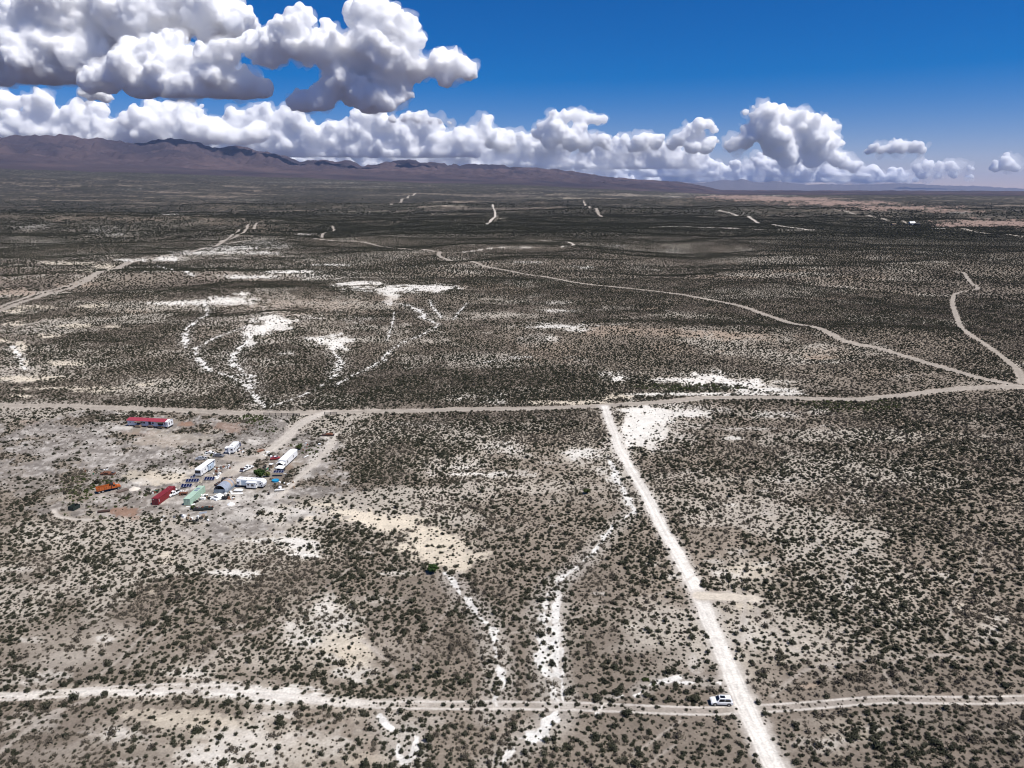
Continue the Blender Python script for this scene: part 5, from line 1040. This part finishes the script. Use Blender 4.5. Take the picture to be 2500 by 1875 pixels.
MB().box(-1.4, 1.4, -.9, .9, .5, .72).build('deck', 'rust', t); MB().box(-1.4, 1.4, -.92, -.902, .5, 1.0).build('side_board', 'rust', t); MB().tube((1.4, 0, .5), (2.5, 0, .45), .05).build('drawbar', 'dark', t); wheels(t, (0,), (-.98, .98), .3, .18, 'rust')
t = thing('flat_trailer', 'rusty flat trailer with a brown load alone by the outer track', 'trailer', 801, 1064, 2, foot=3)
MB().box(-2.9, 2.9, -1.0, 1.0, .5, .66).build('deck', 'drust', t); MB().prism([(-1.2, .665), (2.2, .665), (1.6, 1.25), (-.8, 1.2)], -.85, .85).build('load', 'rust', t, bevel=.06); MB().tube((-2.9, 0, .55), (-4.2, 0, .45), .06).build('drawbar', 'dark', t); wheels(t, (.2, 1.1), (-1.05, 1.05), .33, .2, 'rust')
t = thing('boat_trailer', 'grey narrow trailer frame with pale pipes below the nearest white trailer', 'trailer', 678, 1199.5, 6, foot=2.5)
MB().box(-3, 2.2, -.6, -.52, .35, .45).box(-3, 2.2, .52, .6, .35, .45).box(-3, -2.92, -.51, .51, .35, .45).box(.4, .5, -.51, .51, .35, .45).build('frame', 'grey', t)
for y in (-.3, .0, .3): MB().tube((-1, y, .55), (2.5, y + .3, .62), .11).build('pipe', 'tarp', t)
MB().tube((2.2, 0, .4), (3.6, .9, .35), .05).build('drawbar', 'grey', t); wheels(t, (-.6,), (-.75, .75), .3, .18)
def heap(name, label, cat, u, v, rx, ry, h, mat, seed, lump=.25):
    t = thing(name, label, cat, u, v, 0, foot=max(rx, ry)); n = 14; vs = [(0, 0, h)]; fs = []; q = np.random.RandomState(seed)
    for ri in range(1, 6):
        for k in range(n):
            a = 2 * math.pi * k / n; r = ri / 5; z = h * (1 - r) ** 1.2 * (1 + q.uniform(-lump, lump)) - (.12 if ri == 5 else 0)
            vs.append((rx * r * math.cos(a) * (1 + q.uniform(-.1, .1)), ry * r * math.sin(a) * (1 + q.uniform(-.1, .1)), z))
    fs += [(0, 1 + k, 1 + (k + 1) % n) for k in range(n)]
    for ri in range(4): fs += [(1 + ri * n + k, 1 + (ri + 1) * n + k, 1 + (ri + 1) * n + (k + 1) % n, 1 + ri * n + (k + 1) % n) for k in range(n)]
    o = MB().add(vs, fs).build(name, mat, None, smooth=True); o.location = t.location; o['label'] = t['label']; o['category'] = cat; bpy.data.objects.remove(t); return o
heap('gravel_heap', 'low pale gravel heap right of the stacked brown boards', 'gravel heap', 328, 1194, 2.4, 1.9, 1.1, 'gravel', 1)
heap('tarp_mound', 'white tarpaulin mound in the junk at the lower end of the camp', 'tarpaulin', 564, 1231, 1.6, 1.3, 1.0, 'tarp', 2, .15)
# camper shell and sheets in front of the arched shed
t = thing('camper_shell', 'large pale grey camper shell lying flat before the arched shed', 'camper shell', 527, 1218, -35, foot=2.5)
MB().box(-2.0, 2.0, -1.2, 1.2, .15, .7, 0, .86).build('shell', 'tarp', t, bevel=.08); MB().box(-1.2, 1.1, -.6, .5, .705, .75).build('roof_window', 'grey', t)
def sheet_of(label, u, v, hd, L, W, mat, name='metal_sheet', z=.06, cat='sheet', tilt=0.0, th=.04, group=None):
    t = MB().box(-L / 2, L / 2, -W / 2, W / 2, 0, th); n = t.build(name, mat, None); p = at(u, v); n.location = p + Vector((0, 0, z)); n.rotation_euler = (math.radians(tilt), 0, math.radians(hd)); FOOTP.append((p.x, p.y, max(L, W) / 2)); tag(n, label, cat, group); return n
sheet_of('white sheet leaning on the camper shell before the arched shed', 538, 1211, -40, 3.6, 1.7, 'roofw', z=.35, tilt=8)
sheet_of('narrow white board left of the camper shell', 514.5, 1217, -58, 2.8, .8, 'roofw', 'board', .25, 'board', 10)
sheet_of('thick white mattress below the left end of the nearest trailer', 582.5, 1199.5, -4, 3.2, 1.3, 'tarp', 'mattress', .3, 'mattress', 0, .3)
sheet_of('long white sheet on the ground between arched shed and mattress', 579, 1205, 6, 4.2, 1.1, 'roofw')
sheet_of('pale sheet directly against the nearest trailer above the mattress', 583, 1194.5, -3, 2.6, .8, 'tarp')
sheet_of('white plank lying along the outer pale track', 747.5, 1115, 66, 2.9, .5, 'roofw', 'board', .12, 'board', 0, .12)
sheet_of('white slab at the near foot of the green container', 461.5, 1237, 0, 2.0, .5, 'tarp', 'board', .05, 'board')
sheet_of('white sheet beside the near corner of the green container', 472, 1231.5, 30, 1.3, .9, 'tarp')
sheet_of('rusty brown sheet on the bare patch beside the access road', 637, 1101, 55, 3.6, 1.5, 'rust', z=.08)
sheet_of('pale green sheet below the burnt wreck', 496, 1252, 20, 2.4, 1.3, 'galv')
for k, (u, v, h_) in enumerate(((645, 1086, 40), (706, 1090, 50), (712, 1086, 45), (717, 1092, 135))):
    p = MB().tube((-1.9, 0, .1), (1.9, 0, .12), .07, 6).build('timber', 'wood', None); q = at(u, v); p.location = q; p.rotation_euler = (0, 0, math.radians(h_)); tag(p, ['grey timber lying on the pale dirt beside the access road', 'timber parallel to the driveway behind the long white trailer', 'second timber beside it, farther from the long white trailer', 'timber laid crosswise behind the long white trailer'][k], 'timber', 'loose timbers')
for k, (u, v, m_, r_, hh) in enumerate(((656, 1207.5, 'black', .38, .9), (443.5, 1130, 'black', .4, .95), (261, 1072, 'black', .4, .9))):
    t = thing('oil_drum', ['black drum below the nearest white trailer', 'black drum alone left of the silver sedan', 'black drum alone on the clearing left of the mobile home end'][k] if k < 2 else 'black drum alone on the bare clearing below the red-roofed home', 'drum', u, v, 0, 'black drums', .6)
    MB().tube((0, 0, 0), (0, 0, hh), r_, 14).build('drum_body', m_, t); MB().tube((0, 0, hh + .002), (0, 0, hh + .03), r_ * .9, 14).build('lid', 'drust', t)
t = thing('round_grill', 'black rounded cooker on legs before the arched shed', 'grill', 549, 1219.5, 0, foot=1)
MB().tube((-.9, 0, .85), (.9, 0, .85), .5, 14).build('drum_body', 'black', t)
for x in (-.6, .6):
    for y in (-.3, .3): MB().tube((x, y, 0), (x, y, .6), .04, 6).build('leg', 'black', t)
MB().box(-.1, .1, -.1, .1, 1.3, 1.7).build('chimney', 'black', t)
def tyre(label, u, v, r=.42, group='old tyres'):
    o = MB(); n = 12
    for k in range(n):
        a, b = 2 * math.pi * k / n, 2 * math.pi * (k + 1) / n; o.tube((r * math.cos(a), r * math.sin(a), .13), (r * math.cos(b), r * math.sin(b), .13), .14, 6)
    o = o.build('tyre', 'black'); o.location = at(u, v); return tag(o, label, 'tyre', group)
tyre('tyre at the right end of the junk before the arched shed', 571, 1213); tyre('tyre between the round cooker and the tarpaulin mound', 556, 1214.5); tyre('tyre by the foot of the rusty tank', 223, 1252); tyre('tyre below the near end of the red container', 379, 1237.5, .5)
# hose loops
h_ = MB(); pts = [(2.6 * math.cos(a) * (1 + .2 * math.sin(3 * a)), 1.5 * math.sin(a) + .4 * math.sin(2 * a), .05) for a in np.linspace(0, 6.28, 30)] + [(1.4 + .9 * math.cos(a), .8 + .6 * math.sin(a), .08) for a in np.linspace(0, 9, 26)]
for a, b in zip(pts[:-1], pts[1:]): h_.tube(a, b, .06, 5)
o = h_.build('hose', 'black'); o.location = at(575, 1241); tag(o, 'black hose lying in loops below the white tarpaulin mound', 'hose')
# junk in small heaps: each box, can or board a thing
rj = random.Random(5)
JUNK = [(533, 1148, 9, 5, 9, 'beside the long side of the motorhome'), (552, 1142, 10, 5, 9, 'at the edge of the driveway past the motorhome'), (529, 1162, 8, 6, 11, 'between motorhome and arched shed'), (500, 1216, 12, 7, 16, 'along the right side of the green container'), (476, 1223, 7, 6, 8, 'against the near right side of the green container'), (560, 1213, 14, 6, 10, 'before the arched shed'), (580, 1100, 20, 6, 12, 'right of the small travel trailer'), (655, 1108, 12, 8, 8, 'left of the long white trailer'), (514, 1108, 12, 4, 5, 'by the pale-topped wreck'), (440, 1200, 14, 10, 9, 'between the containers'), (385, 1200, 14, 6, 6, 'left of the red container'), (650, 1145, 8, 6, 5, 'left of the shelters'), (560, 1200, 8, 3, 4, 'at the right wall of the arched shed'), (232, 1150, 30, 10, 6, 'near the rusty truck frame'), (700, 1175, 24, 20, 10, 'right of the blue pool'), (450, 1265, 60, 8, 14, 'on the slope below the containers'), (760, 1095, 20, 12, 6, 'along the outer track')]
JC = [('white', 'tarp'), ('black', 'black'), ('rusty', 'rust'), ('grey', 'grey'), ('brown', 'wood'), ('dark red', 'rpaint'), ('white', 'roofw'), ('green', 'green'), ('dark', 'dark')]
for (u, v, du, dv, n, where) in JUNK:
    n = int(n * 1.35)
    for k in range(n):
        cn, cm = rj.choice(JC); kind = rj.choice(['box', 'board', 'bucket', 'box'])
        if n > 9 and cn in ('green', 'dark red'): cn, cm = 'white', 'tarp'
        p = at(u + rj.uniform(-du, du), v + rj.uniform(-dv, dv)); s = rj.uniform(.4, 1.15); m = MB()
        if kind == 'box': m.box(-s / 2, s / 2, -s * .4, s * .4, -.05, s * .7, 0, .92); m.box(-s * .48, s * .48, -s * .38, s * .38, s * .702, s * .74)
        elif kind == 'board': m.box(-s * 1.2, s * 1.2, -s * .4, s * .4, .02, .08)
        else: m.tube((0, 0, -.05), (0, 0, s * .7), s * .3, 9, s * .36)
        o = m.build('junk_' + kind, cm); o.location = p; o.rotation_euler = (rj.uniform(-.15, .15), rj.uniform(-.15, .15), rj.uniform(0, 3))
        lab = '%s %s in the junk %s' % (cn, {'box': 'box', 'board': 'flat board', 'bucket': 'bucket'}[kind], where)
        tag(o, lab, 'junk', lab.replace('box in', 'boxes in').replace('board in', 'boards in').replace('bucket in', 'buckets in'))
# --- pipe fences at the camp gate
def fence(label, a, b, n, h=1.55):
    p, q = at(*a), at(*b); t = bpy.data.objects.new('pipe_fence', None); COL.objects.link(t); t.location = p; d = q - p; tag(t, label, 'fence', 'pipe fences by the camp gate')
    for k in range(n):
        s = d * (k / (n - 1)); z = float(height(p.x + s.x, p.y + s.y)) - p.z; MB().tube((s.x, s.y, z - .2), (s.x, s.y, z + h), .15, 8).build('post', 'post', t)
    for z in (.45, .92, 1.4): MB().tube((0, 0, z), (d.x, d.y, d.z + z), .11, 6).build('rail', 'post', t)
    return t
fence('longer dark pipe fence left of the camp gate', (644.5, 1014.5), (731.5, 1016.5), 7); fence('short dark pipe fence right of the camp gate', (792.5, 1012.5), (822.5, 1013.5), 3)
t = thing('road_sign', 'small road sign where the two right-hand dirt roads meet', 'road sign', 2451, 932, 0, foot=.5)
MB().tube((0, 0, -.2), (0, 0, 2.9), .05, 6).build('post', 'post', t); MB().box(-.5, .5, -.03, .0, 2.2, 2.8).build('sign_panel', 'brown', t)
# --- lone far ranch
t = thing('ranch_barn', 'tiny white-roofed barn far away on the right-hand plain', 'barn', 2226, 549, 0, foot=1)
MB().box(-8, 8, -6, 6, -2, 6).build('wall', 'grey', t); MB().add([(-9, -7, 5.6), (9, -7, 5.6), (9, 0, 11), (-9, 0, 11), (9, 7, 5.6), (-9, 7, 5.6)], [(0, 1, 2, 3), (3, 2, 4, 5), (0, 3, 5), (1, 4, 2)]).build('roof', 'roofw', t)
MB().box(-2, 2, -6.06, -6.01, -1, 4).build('door', 'roofw', t)
t = thing('ranch_shed', 'tiny dark shed right of the far white-roofed barn', 'shed', 2240, 550, 0, foot=1)
MB().box(-9, 6, -4, 4, -2, 5).build('wall', 'dark', t); MB().add([(-9.5, -4.5, 4.8), (6.5, -4.5, 4.8), (6.5, 0, 8), (-9.5, 0, 8), (6.5, 4.5, 4.8), (-9.5, 4.5, 4.8)], [(0, 1, 2, 3), (3, 2, 4, 5), (0, 3, 5), (1, 4, 2)]).build('roof', 'dark', t)
t = thing('ranch_shed', 'tiny pale shed left of the far barn, beside its road', 'shed', 2182, 549.5, 0, foot=1)
MB().box(-6, 6, -4, 4, -2, 3).build('wall', 'grey', t); MB().add([(-6.5, -4.5, 2.9), (6.5, -4.5, 2.9), (6.5, 0, 5), (-6.5, 0, 5), (6.5, 4.5, 2.9), (-6.5, 4.5, 2.9)], [(0, 1, 2, 3), (3, 2, 4, 5), (0, 3, 5), (1, 4, 2)]).build('roof', 'wood', t)

# --- trees of the camp
def tree(label, u, v, h, r, mat, seed, name='tree', n=520, trunk=.16, cat='tree'):
    t = thing(name, label, cat, u, v, 0, foot=r); q = np.random.RandomState(seed); tr = MB()
    tr.tube((0, 0, -.2), (.1, 0, h * .35), trunk, 8, trunk * .7); tips = []
    for k in range(6):
        a = 2 * math.pi * k / 6 + q.uniform(-.3, .3); e = (r * .6 * math.cos(a), r * .6 * math.sin(a), h * q.uniform(.5, .85)); tr.tube((.1, 0, h * q.uniform(.15, .35)), e, trunk * .5, 6, trunk * .15); tips.append(e)
    tr.build('trunk', 'bark', t); V, F, S_ = [], [], []
    cl = [(np.array(e), r * q.uniform(.38, .6)) for e in tips] + [(np.array((0, 0, h * .75)), r * .6), (np.array((r * .2, 0, h * .45)), r * .6), (np.array((-r * .3, r * .2, h * .4)), r * .5)]
    for c, R in cl:
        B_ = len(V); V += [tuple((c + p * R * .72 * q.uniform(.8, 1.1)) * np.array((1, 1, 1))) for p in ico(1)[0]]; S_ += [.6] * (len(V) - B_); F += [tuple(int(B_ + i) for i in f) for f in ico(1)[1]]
    for k in range(n):
        c, R = cl[q.randint(len(cl))]; d = q.normal(size=3); d /= np.linalg.norm(d); p = c + d * R * q.uniform(.5, 1.08); p[2] = max(.1, p[2])
        a = q.normal(size=3); a /= np.linalg.norm(a); b_ = np.cross(a, d + .01); b_ /= np.linalg.norm(b_); l = q.uniform(.14, .30); B_ = len(V)
        V += [tuple(p + a * l), tuple(p + b_ * l), tuple(p - a * l * .8 - b_ * l * .4)]; S_ += [q.uniform(.7, 1.3)] * 3; F.append((B_, B_ + 1, B_ + 2))
    me = bpy.data.meshes.new('crown'); me.from_pydata(V, [], F); me.materials.append(mat); a = me.attributes.new('shade', 'FLOAT', 'POINT'); a.data.foreach_set('value', np.array(S_, np.float32))
    o = bpy.data.objects.new('crown', me); COL.objects.link(o); o.parent = t; return t
TREE_LEAF = leaf_material('tree_leaves', [(.032, .062, .016), (.045, .08, .02)]); PALE_LEAF = leaf_material('pale_leaves', [(.15, .16, .06), (.18, .19, .075)])
tree('dense round green tree above the nearest white trailer', 634.5, 1170, 4.4, 2.3, TREE_LEAF, 1, n=1100, trunk=.2)
tree('pale yellow-green bush right of the round green tree', 652.5, 1164, 1.9, 1.4, PALE_LEAF, 2, 'bush', 300, .08, 'bush')
tree('green bush behind the far end of the long white trailer', 731, 1097, 2.3, 1.7, LEAF_GREEN, 3, 'bush', 420, .1, 'bush')
tree('small green bush at the lower left of the green container', 471.5, 1242.5, 1.1, .9, LEAF_GREEN, 4, 'bush', 240, .06, 'bush')
tree('lone taller green bush beside the cream patch below the camp', 1056, 1399, 2.6, 1.8, TREE_LEAF, 5, 'bush', 520, .1, 'bush')
tree('green bush on the creek bank left of the white road', 1432, 1205, 1.9, 1.4, LEAF_GREEN, 6, 'bush', 300, .08, 'bush')
print('camp', round(time.time() - T0, 1), len(COL.objects))
def BLOCK(x, y):
    b = np.zeros(len(x), bool)
    for (X, Y, r) in FOOTP: b |= np.hypot(x - X, y - Y) < r + .5
    return b
# the 300 shrubs that show largest stand alone, the rest is one body of scrub
infr = (su > 5) & (su < 2495) & (sv < 1868) & ~(BLOCK(sxp, syp))
blk = BLOCK(sxp, syp)
dist = np.hypot(sxp, syp); showing = ssc / np.hypot(dist, CAMH) * infr
big = np.argsort(-showing)[:300]; isbig = np.zeros(len(sxp), bool); isbig[big] = True
KN = ['olive', 'olive', 'olive', 'dry brown', 'dry brown', 'green']
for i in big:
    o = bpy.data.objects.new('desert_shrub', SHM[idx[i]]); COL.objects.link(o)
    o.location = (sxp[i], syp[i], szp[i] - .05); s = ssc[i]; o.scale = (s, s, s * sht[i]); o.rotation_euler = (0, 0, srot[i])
    U, Vv = su[i], sv[i]
    xw = np.interp(Vv, [992, 1200, 1443, 1646, 1875], [1476, 1572, 1702, 1787, 1891])
    if U > xw: side = 'just right of the white road' if U < xw + 130 else ('right of the white road' if U < 2200 else 'at the far right')
    else: side = ('just left of the white road' if U > xw - 130 else ('between creek bed and white road' if U > 1390 else ('between the two creek beds' if U > 1200 else ('left of both creek beds' if U > 900 else ('left of centre' if U > 450 else 'at the far left')))))
    band = 'along the bottom edge' if Vv > 1800 else ('below the cross track' if Vv > 1735 else ('just above the cross track' if Vv > 1640 else ('above the cross track' if Vv > 1500 else ('level with the short driveway' if Vv > 1400 else ('level with the cream patch' if Vv > 1280 else 'near the camp level')))))
    size = ('tall' if sht[i] > 1.1 else ('low' if sht[i] < .92 else 'round'))
    size = ('huge ' if s > 1.35 else ('big ' if s > 1.15 else 'mid-sized ')) + size
    o['label'] = '%s %s shrub %s, %s' % (size, KN[idx[i]], side, band)
    o['category'] = 'shrub'; o['group'] = '%s %s shrubs %s, %s' % (size, KN[idx[i]], side, band)
rest = ~isbig & ~blk
me = bpy.data.meshes.new('scrub'); nrest = int(rest.sum())
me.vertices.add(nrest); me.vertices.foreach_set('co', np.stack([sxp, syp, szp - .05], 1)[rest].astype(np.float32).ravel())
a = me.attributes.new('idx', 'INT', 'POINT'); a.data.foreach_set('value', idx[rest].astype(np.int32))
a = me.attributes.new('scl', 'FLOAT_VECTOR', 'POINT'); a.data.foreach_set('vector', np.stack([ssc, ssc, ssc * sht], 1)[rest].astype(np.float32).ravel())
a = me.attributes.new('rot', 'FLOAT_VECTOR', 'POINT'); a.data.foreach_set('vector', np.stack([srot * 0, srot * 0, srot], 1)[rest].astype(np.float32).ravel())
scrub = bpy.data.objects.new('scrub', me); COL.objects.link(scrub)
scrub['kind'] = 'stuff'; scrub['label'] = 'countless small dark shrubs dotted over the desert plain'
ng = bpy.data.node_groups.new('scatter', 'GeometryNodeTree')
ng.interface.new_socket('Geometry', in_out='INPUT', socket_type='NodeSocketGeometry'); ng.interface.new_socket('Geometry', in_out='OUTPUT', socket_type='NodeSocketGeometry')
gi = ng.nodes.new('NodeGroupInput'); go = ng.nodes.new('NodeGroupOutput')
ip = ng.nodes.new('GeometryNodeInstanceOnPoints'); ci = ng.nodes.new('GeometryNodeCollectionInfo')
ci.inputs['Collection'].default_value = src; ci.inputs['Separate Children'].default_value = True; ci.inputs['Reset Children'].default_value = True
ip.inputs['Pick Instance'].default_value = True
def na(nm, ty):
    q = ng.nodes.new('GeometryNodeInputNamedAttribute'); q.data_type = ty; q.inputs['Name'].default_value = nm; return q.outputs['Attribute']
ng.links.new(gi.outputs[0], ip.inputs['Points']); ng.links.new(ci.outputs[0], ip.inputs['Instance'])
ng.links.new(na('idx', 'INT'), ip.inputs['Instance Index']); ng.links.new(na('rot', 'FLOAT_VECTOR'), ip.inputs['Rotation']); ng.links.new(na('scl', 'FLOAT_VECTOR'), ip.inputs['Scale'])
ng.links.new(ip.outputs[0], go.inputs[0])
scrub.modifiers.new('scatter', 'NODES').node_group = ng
print('scrub', nrest, np.bincount(idx), round(time.time() - T0, 1))
# ------------------------------------------------------------------ air
def haze_box():
    m = bpy.data.materials.new('haze_air'); m.use_nodes = True; t = m.node_tree; t.nodes.clear()
    out = t.nodes.new('ShaderNodeOutputMaterial'); pv_ = t.nodes.new('ShaderNodeVolumePrincipled')
    pv_.inputs['Color'].default_value = (.45, .60, 1, 1); pv_.inputs['Density'].default_value = 0.8e-5; pv_.inputs['Anisotropy'].default_value = 0.0
    t.links.new(pv_.outputs[0], out.inputs['Volume'])
    top = 1750.0; X = 82000.0
    v = [(sx_ * X, y_, z_) for z_ in (-120.0, top) for (sx_, y_) in ((-1, -3000), (1, -3000), (1, 78000), (-1, 78000))]
    f = [(3, 2, 1, 0), (4, 5, 6, 7), (0, 1, 5, 4), (1, 2, 6, 5), (2, 3, 7, 6), (3, 0, 4, 7)]
    o = new_mesh_obj('haze', v, f, m); o['kind'] = 'stuff'; o['label'] = 'thin blue haze lying over the far plain'
haze_box()
print('done', round(time.time() - T0, 1))
